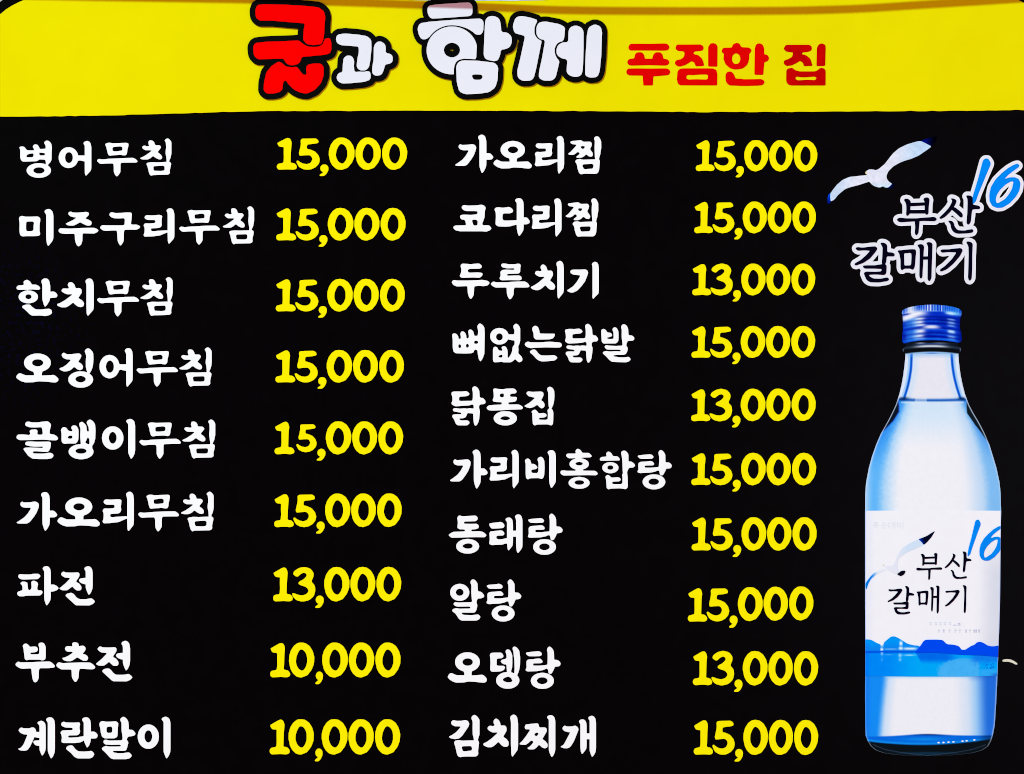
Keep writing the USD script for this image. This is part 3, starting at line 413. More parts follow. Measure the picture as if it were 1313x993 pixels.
# ------------------------------------------------------------------ brand lettering at the right
BO = (1140, 230, 7.092)
def sh(s, dx):   # specs traced in the neighbouring crop, moved by dx
    out = []
    for it in s.split(";"):
        neg = it.strip().startswith("-")
        n = it.replace("-", " ", 1).split() if neg else it.split()
        n = [float(t) for t in n]
        n[0::2] = [a + dx for a in n[0::2]]
        out.append(("- " if neg else "") + " ".join(f"{a:g}" for a in n))
    return ";".join(out)
BR = {
"bu": "132 185 165 178 190 195 195 215 190 260 190 310 165 335 155 325 158 270 155 220; 310 178 345 165 365 180 358 240 355 315 335 325 325 300 325 210; s 26 185 232 335 225; s 28 180 297 338 297; 70 365 95 352 150 358 250 358 340 350 410 345 432 360 420 380 300 378 200 385 100 390 80 382; 235 370 275 370 268 440 265 490 245 512 235 495 238 440",
"san": "560 175 590 180 612 195 600 230 560 290 510 340 470 362 455 352 500 310 545 260 570 215 575 195; 570 250 600 260 640 290 665 315 668 340 650 350 620 320 580 285 560 270; 698 150 735 150 758 165 758 235 800 240 825 250 822 272 790 270 752 275 745 340 738 395 718 415 705 400 712 300 715 210 712 175; 535 380 565 380 585 395 592 430 620 465 680 470 755 455 765 470 755 485 700 492 620 495 585 480 565 450 560 410",
"gal": sh("120 630 135 618 180 625 260 615 300 612 318 630 300 660 250 720 190 760 120 785 110 770 170 735 220 690 255 650 200 645 140 650; 345 580 380 580 405 598 405 665 450 668 475 680 470 702 430 700 402 700 395 760 375 785 360 770 365 690 368 620; 185 790 210 785 300 785 375 772 400 780 400 820 395 860 380 870 300 865 240 868 245 885 280 905 340 908 410 895 425 910 410 925 330 938 250 935 220 915 205 880 195 855 215 842 300 845 355 840 360 815 300 812 200 812", -425.5),
"mae": "75 650 110 648 200 638 240 640 242 670 235 740 230 800 215 825 195 812 135 812 115 830 105 810 105 740 95 680; - 132 672 200 668 205 700 200 785 135 788; 255 600 290 590 315 605 310 690 305 780 300 890 285 905 275 880 278 780 280 690 278 630; s 26 295 718 368 716; 338 580 365 572 392 585 388 680 385 800 382 900 365 930 350 910 352 780 355 660 355 610",
"gi": "465 650 485 640 540 640 620 630 650 628 668 645 640 700 580 770 520 820 470 840 460 825 510 790 570 730 615 665 540 660 480 668; 700 570 730 568 758 585 752 700 752 800 748 905 730 925 718 900 722 780 725 680 722 610",
}
brand = {k: native(s, *BO, soft=2).buffer(.25) for k, s in BR.items()}
NO = (1230, 190, 9.928)
num1 = native("300 160 325 135 365 135 400 190 395 220 330 370 290 470 240 590 210 680 165 725 158 700 175 600 230 420 265 290", *NO, soft=3)
num6 = native("765 225 745 200 700 210 620 255 540 320 460 400 400 500 380 600 385 680 420 740 480 765 550 760 640 705 720 620 765 540 778 450 755 395 700 372 640 375 575 395 620 345 690 290 755 245; - 690 430 660 425 590 465 520 530 475 600 462 660 475 705 500 700 580 650 630 590 670 520", *NO, soft=2)
edge = unary_union([unary_union(list(brand.values())).buffer(5.0), num1.buffer(4.4), num6.buffer(4.4)])
edge = unary_union([Polygon(p.exterior, [h for h in p.interiors if Polygon(h).area > 2]) for p in polys(edge)])
BRAND = put(SIGN, "brand_lettering", edge, "white_plate", TY, 0.0004, "white outlined seagull brand lettering above the printed bottle")
put(BRAND, "brand_number", num1, "sky_blue_print", TY + .0003, 0.0003)
put(BRAND, "brand_number", num6, "sky_blue_print", TY + .0003, 0.0003)
for k in brand:
    put(BRAND, "brand_syllable", brand[k], "ink_navy", TY + .0005, 0.0003)

# ------------------------------------------------------------------ printed pictures: fine grids with their own ink
def fill(g, step, y):
    """flat triangulation of a shape with points about step apart"""
    from scipy.spatial import Delaunay
    pts = []
    for p in polys(g):
        for ring in [p.exterior] + list(p.interiors):
            n = max(int(ring.length / step), 8)
            pts += [ring.interpolate(t, normalized=True).coords[0] for t in np.arange(n) / n]
    x0, y0, x1, y1 = g.bounds
    import shapely
    gx, gy = np.meshgrid(np.arange(x0, x1, step), np.arange(y0, y1, step))
    ins = shapely.contains_xy(g.buffer(-step * .35), gx.ravel(), gy.ravel())
    pts = np.vstack([np.array(pts), np.stack([gx.ravel(), gy.ravel()], 1)[ins]])
    tri = Delaunay(pts).simplices
    c = pts[tri].mean(1)
    tri = tri[shapely.contains_xy(g.buffer(.02), c[:, 0], c[:, 1])]
    v = np.stack([X(pts[:, 0]), np.full(len(pts), -y), Z(pts[:, 1])], 1)
    return pts, v, tri

def picture(parent, name, g, step, y, ink, label=None):
    pts, v, f = fill(g, step, y)
    return tinted(numbered(parent, name), v, f, ink(pts[:, 0], pts[:, 1]), label)

def mixc(a, b, t):
    t = np.clip(t, 0, 1)[:, None]
    return np.asarray(a, float) * (1 - t) + np.asarray(b, float) * t
def smooth(a, b, x):
    t = np.clip((x - a) / (b - a), 0, 1)
    return t * t * (3 - 2 * t)
def grain(x, y, s, seed=0):
    return meshkit.fbm(np.stack([x * s, y * s, np.zeros_like(x)], -1), 3, seed) - .5

SO = (1055, 165, 8.206)
gull = native("445 465 460 445 490 430 520 430 560 440 590 425 650 375 700 310 740 260 800 210 880 170 960 145 1025 130 1080 155 1145 190 1090 230 1010 285 930 320 860 340 800 365 740 400 690 450 668 500 675 535 700 565 730 580 710 605 680 625 650 620 635 608 600 622 560 615 520 595 490 560 470 565 440 575 380 595 300 615 240 635 200 665 160 700 120 750 80 770 75 690 110 640 150 590 210 540 280 510 350 502 450 492 470 485", *SO, soft=2)
def gull_ink(x, y):
    c = np.tile(np.array([226., 228, 244]), (len(x), 1))
    right = smooth(1143, 1180, x) * .9
    c = c * (1 - right[:, None]) + np.array([186., 214, 243]) * right[:, None]
    left = smooth(1100, 1070, x) * .7
    c = c * (1 - left[:, None]) + np.array([190., 214, 243]) * left[:, None]
    low = smooth(232, 240, y) * smooth(1108, 1114, x) * .5
    c = c * (1 - low[:, None]) + np.array([190., 222, 247]) * low[:, None]
    return c + grain(x, y, .25)[:, None] * 26
GULL = picture(SIGN, "seagull_picture", gull, .8, TY + .0002, gull_ink, "printed white seagull gliding with spread wings")
def tipink(c0, c1, ax, a, b):
    return lambda x, y: mixc(c0, c1, smooth(a, b, x if ax == 0 else y))
tip_r = native("1030 130 1080 112 1130 95 1205 85 1190 130 1145 190 1090 158", *SO, soft=0)
tip_l = native("80 680 58 695 48 740 50 785 65 798 84 768 76 720", *SO, soft=0)
picture(GULL, "wing_tip", tip_r.difference(gull), .7, TY + .00022, tipink((0, 12, 120), (0, 0, 10), 0, 1184, 1199))
picture(GULL, "wing_tip", tip_l.difference(gull.buffer(-.2)), .7, TY + .00024, tipink((0, 70, 225), (0, 20, 130), 1, 248, 262))
picture(GULL, "tail_tip", native("725 578 768 590 740 615 700 632 676 628", *SO, soft=0).difference(gull), .6, TY + .00022, tipink((0, 12, 90), (0, 0, 14), 0, 1141, 1148))
picture(GULL, "beak", native("441 465 458 446 472 466 455 487", *SO, soft=0), .6, TY + .00026, tipink((216, 190, 130), (235, 225, 210), 0, 1109, 1112))

# the bottle ---------------------------------------------------------------
OUT = np.array([  # y, left, right
 (452.5, 1161.0, 1228.6), (466, 1160, 1229.6), (480.2, 1158.2, 1231.4), (493, 1156, 1234), (505, 1153.2, 1237), (512, 1151, 1239.6), (520, 1148.3, 1242.7), (530, 1143.6, 1248), (540, 1138.5, 1254), (548, 1134, 1258.4), (556, 1129.5, 1262.4), (570, 1123.4, 1268.4), (585, 1118.1, 1273), (600, 1114, 1277.5),
 (619, 1110.4, 1281.6), (634, 1109.2, 1283), (655, 1109, 1283.5), (690, 1109, 1283), (780, 1109, 1282), (830, 1109.2, 1280.2), (880, 1109, 1278.3), (900, 1109, 1277.3), (930, 1109.2, 1275.4), (943, 1109.8, 1272.9), (950, 1112.3, 1270.8), (957, 1116.4, 1267), (962, 1122.6, 1259.5), (965.4, 1132, 1248), (967.6, 1146, 1230), (969, 1166, 1212), (969.6, 1180, 1198)])
def xl(y): return np.interp(y, OUT[:, 0], OUT[:, 1])
def xr(y): return np.interp(y, OUT[:, 0], OUT[:, 2])

def band(y0, y1, dy, nx, depth, top=None, bottom=None):
    """grid between the bottle's outlines; top / bottom may be curves of u"""
    ny = int(round((y1 - y0) / dy)) + 1
    u = np.linspace(0, 1, nx)
    ys = np.linspace(0, 1, ny)
    U, T = np.meshgrid(u, ys)
    ya = y0 + (top(U) if top else 0)
    yb = y1 + (bottom(U) if bottom else 0)
    Y = ya + (yb - ya) * T
    XX = xl(Y) + (xr(Y) - xl(Y)) * U
    idx = np.arange(ny * nx).reshape(ny, nx)
    q = np.stack([idx[:-1, :-1], idx[:-1, 1:], idx[1:, 1:], idx[1:, :-1]], -1).reshape(-1, 4)
    f = np.vstack([q[:, [0, 1, 2]], q[:, [0, 2, 3]]])
    x, y = XX.ravel(), Y.ravel()
    v = np.stack([X(x), np.full(len(x), -depth), Z(y)], 1)
    return x, y, v, f

def over(c, col, a):
    a = np.clip(a, 0, 1)[:, None]
    return c * (1 - a) + np.asarray(col, float) * a

def glass_ink(x, y):
    l, r = xl(y), xr(y)
    d, e = x - l, r - x                     # millimetres from the two outlines
    u = d / np.maximum(r - l, 1e-6)
    g = grain(x, y, .35)
    c = np.tile(np.array([240., 240, 247]), (len(x), 1))
    # neck
    neck = (y < 512)
    n = np.tile(np.array([231., 231, 241]), (len(x), 1))
    from scipy.interpolate import PchipInterpolator
    yc = np.clip(y, 450, 514)
    li = PchipInterpolator([450, 470, 482, 494, 507, 514], [1168.7, 1168.1, 1166.6, 1164.2, 1160.4, 1158.2])(yc)
    ri = PchipInterpolator([450, 466, 480, 494, 507, 514], [1220, 1220.9, 1222.8, 1226, 1230, 1232.4])(yc)
    for s, b in ((1, li), (-1, ri)):
        q = (x - b) * s
        n = over(n, (205, 226, 247), np.exp(-((q - 5) / 4.2) ** 2) * .75)
        n = over(n, (150, 205, 250), (q < -1.5) * np.exp(-((q + 3.2) / 1.5) ** 2) * .9)
        n = over(n, (222, 232, 246), (q < -4.5) * 1.0)
        n = over(n, (0, 84, 214), np.exp(-(q / 1.75) ** 4))
    n = over(n, (120, 180, 240), smooth(461, 454, y) * .45)
    c = np.where(neck[:, None], n, c)
    # liquid
    liq = smooth(511.5, 513, y)
    b = np.tile(np.array([241., 241, 247]), (len(x), 1))
    b = over(b, (206, 229, 248), smooth(585, 520, y) * .9)
    b = over(b, (222, 233, 247), smooth(.66, .9, u) * .9)
    b = over(b, (205, 226, 247), smooth(.2, .10, u) * .9)
    b = over(b, (150, 206, 250), smooth(.27, .10, u + g * .02) * .75)
    b = over(b, (84, 178, 250), smooth(.15, .07, u + g * .014) * smooth(.0, .03, u) * .85)
    b = over(b, (176, 211, 245), smooth(.73, .90, u + g * .02) * .75)
    b = over(b, (120, 186, 242), smooth(.86, .94, u + g * .03) * .9)
    b = over(b, (60, 140, 235), smooth(.90, .985, u) * smooth(600, 540, y) * .9)
    b = over(b, (30, 132, 238), smooth(.17, .0, u + g * .03) * smooth(615, 540, y) * .85)
    b = over(b, (160, 206, 245), smooth(-.02, .045, .045 - u) * smooth(590, 640, y))
    c = np.where((y >= 512)[:, None], b, c)
    # dark meniscus
    c = over(c, (20, 90, 190), np.exp(-((y - 512.6 - 1.0 * np.sin(math.pi * u)) / 1.9) ** 2) * np.where((u > .25) & (u < .42), .45, 1) * (u > .02) * (u < .985))
    c = over(c, (8, 40, 92), np.exp(-((y - 511.5) / 2.0) ** 2) * (np.exp(-((u - .08) / .07) ** 2) + np.exp(-((u - .93) / .05) ** 2)))
    c = over(c, (225, 238, 250), np.exp(-((y - 516.2) / .9) ** 2) * .7 * (u > .06) * (u < .94))
    # dark wedges between the liquid and the outer glass
    wl = np.interp(y, [513, 516, 528, 540, 556], [0, 2.0, 8.0, 6.6, 0])
    wr = np.interp(y, [513, 516, 530, 545, 570], [0, 1.6, 8.2, 6.6, 0])
    c = over(c, (10, 20, 34), smooth(-.7, .7, wl - d) * (wl > 0.1))
    c = over(c, (16, 26, 34), smooth(-.7, .7, wr - e) * (wr > 0.1))
    c = over(c, (30, 60, 200), np.exp(-((d - wl) / 1.1) ** 2) * (wl > 1) * .5)
    # below the label
    low = smooth(862, 868, y)
    k = np.tile(np.array([238., 239, 246]), (len(x), 1))
    le = np.interp(y, [866, 900, 945], [1135, 1131, 1127]) + g * 1.2
    k = over(k, (205, 224, 247), smooth(le + 19, le + 4, x))
    k = over(k, (20, 140, 246), smooth(le + 7, le - 5, x))
    k = over(k, (30, 112, 232), smooth(1119, 1110, x) * .5)
    rs = 1240 + np.interp(y, [866, 945], [0, 2.0])
    k = over(k, (214, 228, 246), smooth(rs - 20, rs + 2, x))
    k = over(k, (146, 199, 246), smooth(rs - 2, rs + 15, x + g))
    k = over(k, (34, 110, 222), smooth(rs + 9, rs + 27, x + g))
    k = over(k, (24, 96, 214), smooth(876, 862, y) * smooth(rs - 4, rs + 10, x) * .6)
    k = over(k, (130, 205, 252), smooth(872, 867, y) * smooth(le - 3, le + 3, x) * smooth(1258, 1240, x) * .5)
    c = over(c, (0, 0, 0), low) + k * low[:, None]
    # bottom lens
    t0 = 944.6 - 2.6 * np.exp(-((u - .47) / .2) ** 2) - 1.5 * u
    t1 = 950.6 + 6.2 * np.sin(math.pi * np.clip(u, 0, 1)) ** .8 - 3.0 * u
    lens = smooth(-.9, .9, y - t0)
    cl = np.tile(np.array([6., 104, 226]), (len(x), 1))
    cl = over(cl, (20, 160, 240), np.exp(-((y - t1 + 1.6) / 1.4) ** 2) * .7)
    cl = over(cl, (16, 150, 236), np.exp(-((u - .46) / .16) ** 2) * np.exp(-((y - 948) / 2.2) ** 2) * .8)
    cl = over(cl, (0, 20, 90), np.exp(-((y - t0 - .6) / 1.1) ** 2) * np.exp(-((u - .5) / .12) ** 2) * .9)
    cl = over(cl, (4, 30, 88), smooth(.86, .99, u) * .7)
    c = over(c, (0, 0, 0), lens) + cl * lens[:, None]
    bl = smooth(-.8, .8, y - t1)
    c = over(c, (11, 19, 24), bl)
    c = over(c, (16, 52, 78), np.exp(-((y - 966) / 1.6) ** 2) * np.exp(-((u - .5) / .3) ** 2) * bl)
    # thin bright rim of the glass
    rim = np.exp(-(np.minimum(d - .5, 9) / .8) ** 2)
    rim2 = np.exp(-(np.minimum(e - .6, 9) / .9) ** 2)
    c = over(c, (206, 220, 246), rim * np.interp(y, [455, 500, 540, 600, 650, 930, 940, 962], [.8, .9, .9, .85, .5, .25, .5, .5]))
    c = over(c, (196, 212, 238), rim2 * np.interp(y, [455, 500, 540, 600, 650, 880, 940, 962], [.5, .9, .9, .8, .5, .7, .75, .4]))
    yb = np.interp(u, [0, .03, .1, .2, .35, .5, .65, .8, .9, .97, 1], [950, 955, 961.5, 965, 967.8, 969, 968, 965, 961, 955, 950])
    c = over(c, (70, 96, 140), np.exp(-((y - yb) / .8) ** 2) * (y > 955) * .55)
    return c + (g * 5)[:, None] * (c.mean(1) > 30)[:, None]

x, y, v, f = band(452.5, 969.6, .8, 190, .0006)
BOT = tinted(numbered(SIGN, "bottle_picture"), v, f, glass_ink(x, y), "printed clear bottle with blue cap and white label")

# collar and cap
CO = (1140, 385, 11.68)
collar = native("245 640 1025 640 1030 690 1070 720 1078 745 1060 780 1030 805 245 805 215 780 198 750 215 720 248 695", *CO, soft=4)
def collar_ink(x, y):
    zx, zy = (x - 1140) * 11.68, (y - 385) * 11.68
    bow = 34 * ((zx - 640) / 430) ** 2
    q = zy - bow
    c = np.tile(np.array([14., 20, 30]), (len(x), 1))
    mid = np.exp(-((zx - 630) / 250) ** 4)
    c = over(c, (200, 215, 240), np.exp(-((q - 632) / 17) ** 2) * np.clip(np.exp(-((zx - 480) / 70) ** 2) + .75 * np.exp(-((zx - 740) / 110) ** 2), 0, 1))
    c = over(c, (30, 70, 150), np.exp(-((q - 656) / 9) ** 2) * mid * .85)
    c = over(c, (214, 224, 242), np.exp(-((q - 690) / 19) ** 2) * mid)
    c = over(c, (90, 140, 200), np.exp(-((q - 690) / 20) ** 2) * (1 - mid) * .22)
    c = over(c, (10, 14, 18), np.exp(-((q - 738) / 27) ** 4))
    c = over(c, (150, 195, 240), smooth(772, 788, q + 6))
    c = over(c, (60, 120, 215), np.exp(-((q - 800) / 14) ** 2) * np.exp(-((zx - 640) / 90) ** 2) * .8)
    c = over(c, (14, 70, 200), smooth(780, 795, q) * (np.exp(-((zx - 335) / 22) ** 2) + np.exp(-((zx - 935) / 22) ** 2)))
    ed = np.minimum(zx - 200, 1076 - zx)
    c = over(c, (120, 140, 180), np.exp(-((ed - 8) / 9) ** 2) * .7 * (zy > 700))
    return c
picture(BOT, "neck_collar", collar, .55, .0008, collar_ink)
cap = native("188 190 195 160 230 135 300 108 420 85 520 74 640 69 760 74 870 86 980 108 1055 135 1080 165 1080 230 1062 270 1058 420 1075 480 1090 560 1085 620 1040 640 930 622 800 606 640 600 480 606 340 624 225 655 195 620 190 550 205 480 205 300 200 235", *CO, soft=3)
def cap_ink(x, y):
    zx, zy = (x - 1140) * 11.68, (y - 385) * 11.68
    bow = 46 * ((zx - 640) / 430) ** 2
    q = zy - bow                                 # straightened height
    g = grain(x, y, .5, 3)
    c = np.tile(np.array([2., 44, 196]), (len(x), 1))
    top = smooth(172, 160, q)
    ridge = np.clip(.5 + .5 * np.sin(zx / 6.1 + 1.5 * np.sin(zx / 70)) + grain(x, q * 0, .6, 9) * 1.1, 0, 1)
    tc = mixc((8, 52, 205), (90, 165, 245), ridge * .8)
    tc = over(tc, (225, 232, 246), np.exp(-((zx - 320) / 70) ** 2) * .9)
    tc = over(tc, (215, 228, 248), np.exp(-((zx - 590) / 70) ** 2) * (ridge > .62) * .95)
    tc = over(tc, (215, 228, 248), np.exp(-((zx - 775) / 14) ** 2) * (ridge > .4))
    tc = over(tc, (20, 120, 235), np.exp(-((zx - 960) / 90) ** 2) * .6)
    c = over(c, (0, 0, 0), top) + tc * top[:, None]
    def streak(cx, cy, wx, wy, col, a=1.0):
        nonlocal c
        c = over(c, col, np.exp(-np.abs((zx - cx) / (wx * 1.1)) ** 3 - ((q - cy) / (wy * 1.45)) ** 2) * a)
    for cy in (250, 296, 346, 412, 492, 550):
        streak(640, cy, 460, 9, (0, 6, 118), .62)
    for cy in (318, 440, 512):
        streak(700, cy, 330, 8, (20, 98, 232), .6)
    streak(560, 545, 90, 30, (0, 10, 130), .5); streak(880, 300, 150, 24, (0, 8, 120), .5)
    W_ = (238, 240, 248)
    streak(400, 190, 150, 34, W_); streak(300, 222, 120, 30, W_); streak(270, 248, 70, 20, W_, .95); streak(240, 180, 60, 9, (10, 30, 170), .8)
    streak(960, 175, 110, 18, (120, 200, 252)); streak(915, 182, 60, 15, (205, 232, 252), .9)
    streak(640, 165, 110, 6, (130, 190, 250), .6)
    for cy, w in ((272, 11), (322, 17), (368, 11), (458, 22), (528, 14), (574, 12)):
        streak(425 + (cy * 7) % 30, cy, 82, w, W_, 1.0)
        streak(330, cy + 2, 90, w * 1.3, (60, 160, 250), .55)
        streak(930, cy, 55, w * .85, (150, 200, 250), .75)
    streak(930, 450, 45, 12, (205, 240, 252), .9)
    streak(630, 408, 110, 15, W_, .95); streak(630, 388, 90, 10, W_, .8)
    streak(700, 580, 420, 13, (20, 110, 235), .85); streak(720, 545, 160, 10, (4, 10, 140), .6)
    streak(215, 505, 40, 30, (0, 10, 130), .5)
    dark = smooth(1000, 1085, zx) * .55
    c = over(c, (0, 6, 90), dark * (q > 200))
    c = over(c, (10, 24, 60), smooth(596, 606, q) * .4)
    return c + g[:, None] * 14
picture(BOT, "cap", cap, .5, .0010, cap_ink)

# label and the picture on it
x, y, v, f = band(655.2, 867, 1.0, 150, .0008, top=lambda u: -.4 * np.sin(math.pi * u), bottom=lambda u: -.7 + .9 * np.sin(math.pi * u) - .6 * u)
def label_ink(x, y):
    u = (x - xl(y)) / (xr(y) - xl(y))
    g = grain(x, y, .12, 5)
    c = np.tile(np.array([242., 242, 248]), (len(x), 1))
    c = over(c, (214, 218, 232), smooth(.80, .98, u) * smooth(680, 740, y) * .9)
    c = over(c, (228, 232, 245), smooth(.09, .0, u) * .8)
    c = over(c, (70, 120, 230), smooth(.006, .0, u) * .7 + smooth(.994, 1, u) * .4)
    return c + g[:, None] * 4
LABEL = tinted(numbered(BOT, "label"), v, f, label_ink(x, y), "white paper label with seagull and blue sea picture")

LO = (1100, 780, 6.91)
inside = Polygon([(xl(t) + .1, t) for t in np.linspace(650, 880, 60)] + [(xr(t) - .5, t) for t in np.linspace(880, 650, 60)])
sea = native("-20 374 300 374 500 377 900 396 1250 402 1400 402 1400 592 1250 598 1090 602 900 606 500 606 300 603 60 600 -20 599", *LO, soft=0).intersection(inside)
def sea_ink(x, y):
    zx, zy = (x - 1100) * 6.91, (y - 780) * 6.91
    g = grain(x, y, .3, 7)
    c = mixc((0, 136, 248), (0, 168, 252), smooth(200, 560, zx))
    c = over(c, (0, 118, 240), smooth(130, 60, zx) * .6)
    c = over(c, (0, 104, 234), smooth(505, 525, zx - (zy - 400) * .55) * smooth(505, 440, zy) * smooth(930, 760, zx) * .95)
    hl = ((zx - 950) / 250) ** 2 + ((zy - 560) / 115) ** 2
    c = over(c, (70, 178, 246), smooth(1.15, .8, hl + g * .4) * smooth(1090, 1060, zx) * .95)
    c = over(c, (16, 120, 238), smooth(960, 1060, zx) * smooth(520, 440, zy + g * 40) * .9)
    c = over(c, (60, 170, 246), smooth(1060, 1100, zx) * smooth(520, 560, zy) * .7)
    c = over(c, (0, 70, 225), np.exp(-((zy - 388) / 9) ** 2) * smooth(520, 480, zx) * .8)
    # lamp reflections
    for cx, cy, w, h_, a in ((372, 418, 14, 16, .9), (372, 455, 12, 14, .7), (212, 398, 10, 20, .8), (212, 455, 9, 14, .3), (455, 416, 50, 6, .9), (270, 412, 40, 5, .35)):
        c = over(c, (190, 230, 252), np.exp(-((zx - cx) / w) ** 2 - ((zy - cy) / h_) ** 2) * a)
    c = over(c, (20, 96, 214), smooth(1150, 1220, zx) * smooth(560, 590, zy) * .6)
    c = over(c, (0, 92, 226), (np.abs(zx - 1135) < 70) * (np.abs(zy - 512) < 24) * smooth(.06, .14, grain(x, y, .9, 11)) * .9)
    return c + g[:, None] * 8
picture(BOT, "sea", sea, .9, .0010, sea_ink)
far = native("-30 274 40 274 110 278 140 292 165 308 195 318 205 330 228 318 232 300 260 278 290 252 320 248 355 262 400 290 440 315 490 328 540 332 545 345 500 392 300 390 -30 392", *LO, soft=0).intersection(inside)
def far_ink(x, y):
    zx, zy = (x - 1100) * 6.91, (y - 780) * 6.91
    c = mixc((0, 150, 252), (12, 132, 240), smooth(290, 370, zy + grain(x, y, .3) * 40))
    for cx, cy, w, h_, a in ((212, 318, 13, 22, 1), (210, 365, 13, 14, 1), (380, 312, 14, 22, 1), (378, 355, 18, 13, 1), (460, 358, 62, 11, .95), (290, 362, 60, 5, .5)):
        c = over(c, (236, 246, 253), np.exp(-((zx - cx) / w) ** 4 - ((zy - cy) / h_) ** 2) * a)
    return over(c, (0, 84, 232), smooth(372, 384, zy))
picture(BOT, "far_hill", far, .7, .0012, far_ink)
near = [native("498 395 530 360 560 322 580 290 600 280 680 278 750 282 785 318 830 322 870 328 898 340 915 368 945 370 975 352 1005 332 1030 325 1055 300 1090 298 1120 312 1150 332 1190 338 1250 332 1400 325 1400 440 1250 432 1100 418 900 412 700 392 560 395", *LO, soft=0).intersection(inside)]
put(BOT, "near_hill", near[0], "deep_blue_print", .0013, .0003)

def remap(g, b0, b1):
    sx, sy = (b1[2] - b1[0]) / (b0[2] - b0[0]), (b1[3] - b1[1]) / (b0[3] - b0[1])
    return affinity.affine_transform(g, [sx, 0, 0, sy, b1[0] - b0[0] * sx, b1[1] - b0[1] * sy])
ub = unary_union(list(brand.values())).bounds
for k in brand:
    put(BOT, "label_syllable", remap(brand[k].buffer(-.45), ub, (1137.6, 707, 1245.6, 788.4)), "ink_navy", .0010, .0003)
put(BOT, "label_number", fit(num1, (1240.4, 666.6, 1257.2, 713.6)), "sky_blue_print", .0010, .0003)
put(BOT, "label_number", fit(num6.buffer(-.5), (1255.6, 674.6, 1285.2, 719.2)).intersection(inside), "sky_blue_print", .0010, .0003)

GO = (1100, 660, 9.027)
lw = native("700 285 600 330 510 390 450 480 430 540 405 590 310 595 330 640 400 675 455 690 470 650 455 590 460 545 480 500 560 440 650 400 765 350 735 320", *GO, soft=0)
picture(BOT, "label_seagull", lw, .9, .0010, lambda x, y: over(np.tile(np.array([229., 232, 245]), (len(x), 1)), (208, 226, 246), smooth(1146, 1166, x)))
lleft = native("312 628 250 640 180 680 150 710 110 760 86 800 90 850 97 872 120 800 150 745 205 700 260 668 318 648", *GO, soft=0).intersection(inside)
picture(BOT, "label_seagull_wing", lleft, .7, .0010, lambda x, y: mixc((0, 122, 244), (226, 234, 247), smooth(1115, 1126, x)))
ltip = native("698 285 760 262 800 245 850 212 893 188 850 260 800 318 760 352 735 318", *GO, soft=0)
picture(BOT, "label_wing_tip", ltip, .6, .0012, lambda x, y: mixc((0, 40, 170), (2, 6, 34), smooth(1180, 1187, x - (y - 695) * .35)))
put(BOT, "label_tail_tip", native("448 692 500 650 552 648 535 690 495 714", *GO, soft=0), "ink_navy", .0012, .0002)
put(BOT, "label_seagull_eye", native("o 293 585 8 8", *GO, soft=0), "cream_fleck", .0012, .0002)

# small worn print on the label
def strokes(parent, name, segs, o, w, rgb, depth=.0010):
    g = unary_union([LineString(np.reshape(s, (-1, 2))).buffer(w / 2, cap_style=2) for s in segs])
    g = affinity.affine_transform(g, [1 / o[2], 0, 0, 1 / o[2], o[0], o[1]])
    picture(parent, name, g, .5, depth, lambda x, y: np.tile(np.array(rgb, float), (len(x), 1)))
FO = (1180, 785, 14.588)
line1 = []
for cx in (190, 290, 372, 457, 550):
    line1 += [[cx - 28, 195, cx + 24, 195], [cx - 22, 225, cx + 26, 225], [cx, 195, cx, 250]]
strokes(BOT, "label_small_print", line1, FO, 13, (222, 228, 240))
strokes(BOT, "label_small_print", [[608, 243, 672, 243], [695, 212, 745, 208], [692, 243, 755, 240], [722, 210, 725, 240]], FO, 10, (178, 184, 212))
l2 = []
for cx in (345, 545, 655, 735, 925):
    l2 += [[cx - 26, 338, cx + 24, 335], [cx, 320, cx, 385]]
strokes(BOT, "label_small_print", l2, FO, 12, (215, 215, 229))
l3 = []
for cx in (436, 852, 1005, 1040, 1095):
    l3 += [[cx - 20, 340, cx + 18, 334], [cx, 322, cx + 3, 385], [cx - 16, 372, cx + 16, 370]]
strokes(BOT, "label_small_print", l3, FO, 10, (186, 187, 216))
# faint wordmark at the label's upper left
strokes(BOT, "label_faint_print", [[175, 92, 235, 92], [205, 80, 205, 92], [185, 118, 205, 95, 228, 118], [172, 125, 240, 125], [205, 118, 205, 125], [190, 150, 222, 150],
    [275, 95, 318, 95], [268, 122, 330, 122], [278, 130, 280, 155, 325, 155], [350, 95, 350, 140, 385, 140], [350, 95, 385, 95], [392, 112, 405, 112], [405, 85, 405, 160], [425, 80, 425, 162],
    [455, 100, 490, 100, 490, 140, 455, 140, 455, 100], [520, 80, 520, 165]], GO, 9, (229, 233, 243))
# studs in the glass foot
for sx0, sy0 in ((714, 569), (757, 568), (802, 565), (845, 562), (926, 556), (963, 552), (1030, 545)):
    put(BOT, "foot_bead", native(f"o {sx0} {sy0} 11 6.5", 1100, 870, 6.91, soft=0), "white_print", .0007, .0003)

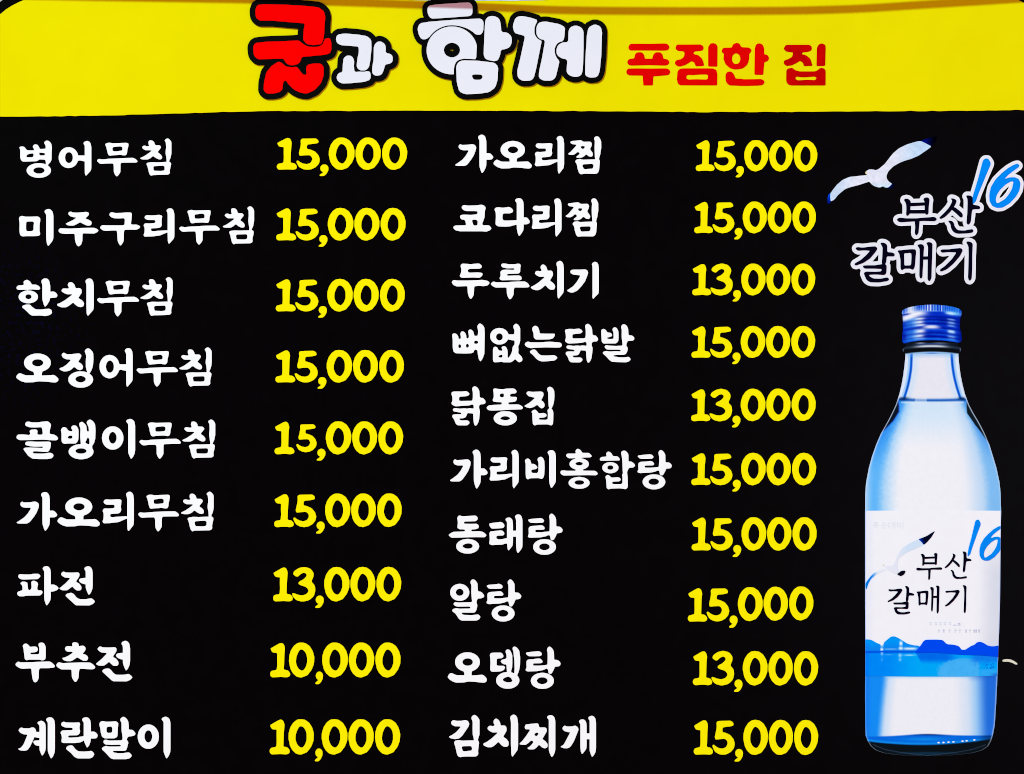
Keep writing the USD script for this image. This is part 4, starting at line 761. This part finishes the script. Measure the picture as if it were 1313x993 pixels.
put(SIGN, "fleck", native("74 245 85 235 115 231 145 239 176 260 174 270 160 267 140 256 115 249 90 251", 1270, 800, 5.14, soft=0), "cream_fleck", TY, .0012, "short curved cream fleck to the right of the bottle's foot")

# ------------------------------------------------------------------ an unseen cable, out of view above the sign's top edge
# its shadow is the amber band across the header; the cable itself hangs just above the frame
def shadow_to_cable(px, py, dist):
    s = np.array([X(px), -HY, Z(py)])
    t = LP - s
    return s + t * (dist / -t[1])
BAND = [(-260, -16), (-60, -8), (80, -4.0), (200, -2.0), (340, .5), (500, 5.5), (560, 7.6), (640, 10.4), (720, 13.6), (800, 14.6), (900, 14.8), (1000, 14.4), (1080, 12.6), (1200, 5.6), (1313, -1.5), (1420, -9), (1560, -20)]
from scipy.interpolate import PchipInterpolator
ip = PchipInterpolator([b[0] for b in BAND], [b[1] for b in BAND])
path = np.array([shadow_to_cable(px, float(ip(px)), 0.052) for px in np.linspace(-260, 1560, 90)])
def tube(path, r, n=14):
    P = np.asarray(path)
    T = np.gradient(P, axis=0); T /= np.linalg.norm(T, axis=1, keepdims=True)
    A = np.cross(T, [0, 1, 0]); A /= np.linalg.norm(A, axis=1, keepdims=True)
    B = np.cross(T, A)
    a = np.linspace(0, 2 * math.pi, n, endpoint=False)
    v = (P[:, None] + r * (np.cos(a)[None, :, None] * A[:, None] + np.sin(a)[None, :, None] * B[:, None])).reshape(-1, 3)
    f = []
    for i in range(len(P) - 1):
        for j in range(n):
            k = (j + 1) % n
            f += [[i * n + j, i * n + k, (i + 1) * n + k], [i * n + j, (i + 1) * n + k, (i + 1) * n + j]]
    f += [[0, (j + 1) % n, j] for j in range(1, n - 1)] + [[(len(P) - 1) * n, (len(P) - 1) * n + j, (len(P) - 1) * n + j + 1] for j in range(1, n - 1)]
    return v, np.array(f)
v, f = tube(path, 0.0044)
t = trimesh.Trimesh(v, f, process=True); t.fix_normals()
m = usdkit.mesh(stage, "/World/unseen_cable", t, "/World/Looks/unseen_cable_rubber", smooth=40)
tag(m.GetPrim(), "unseen dark cable above the view, shading the amber band on the header", "cable")
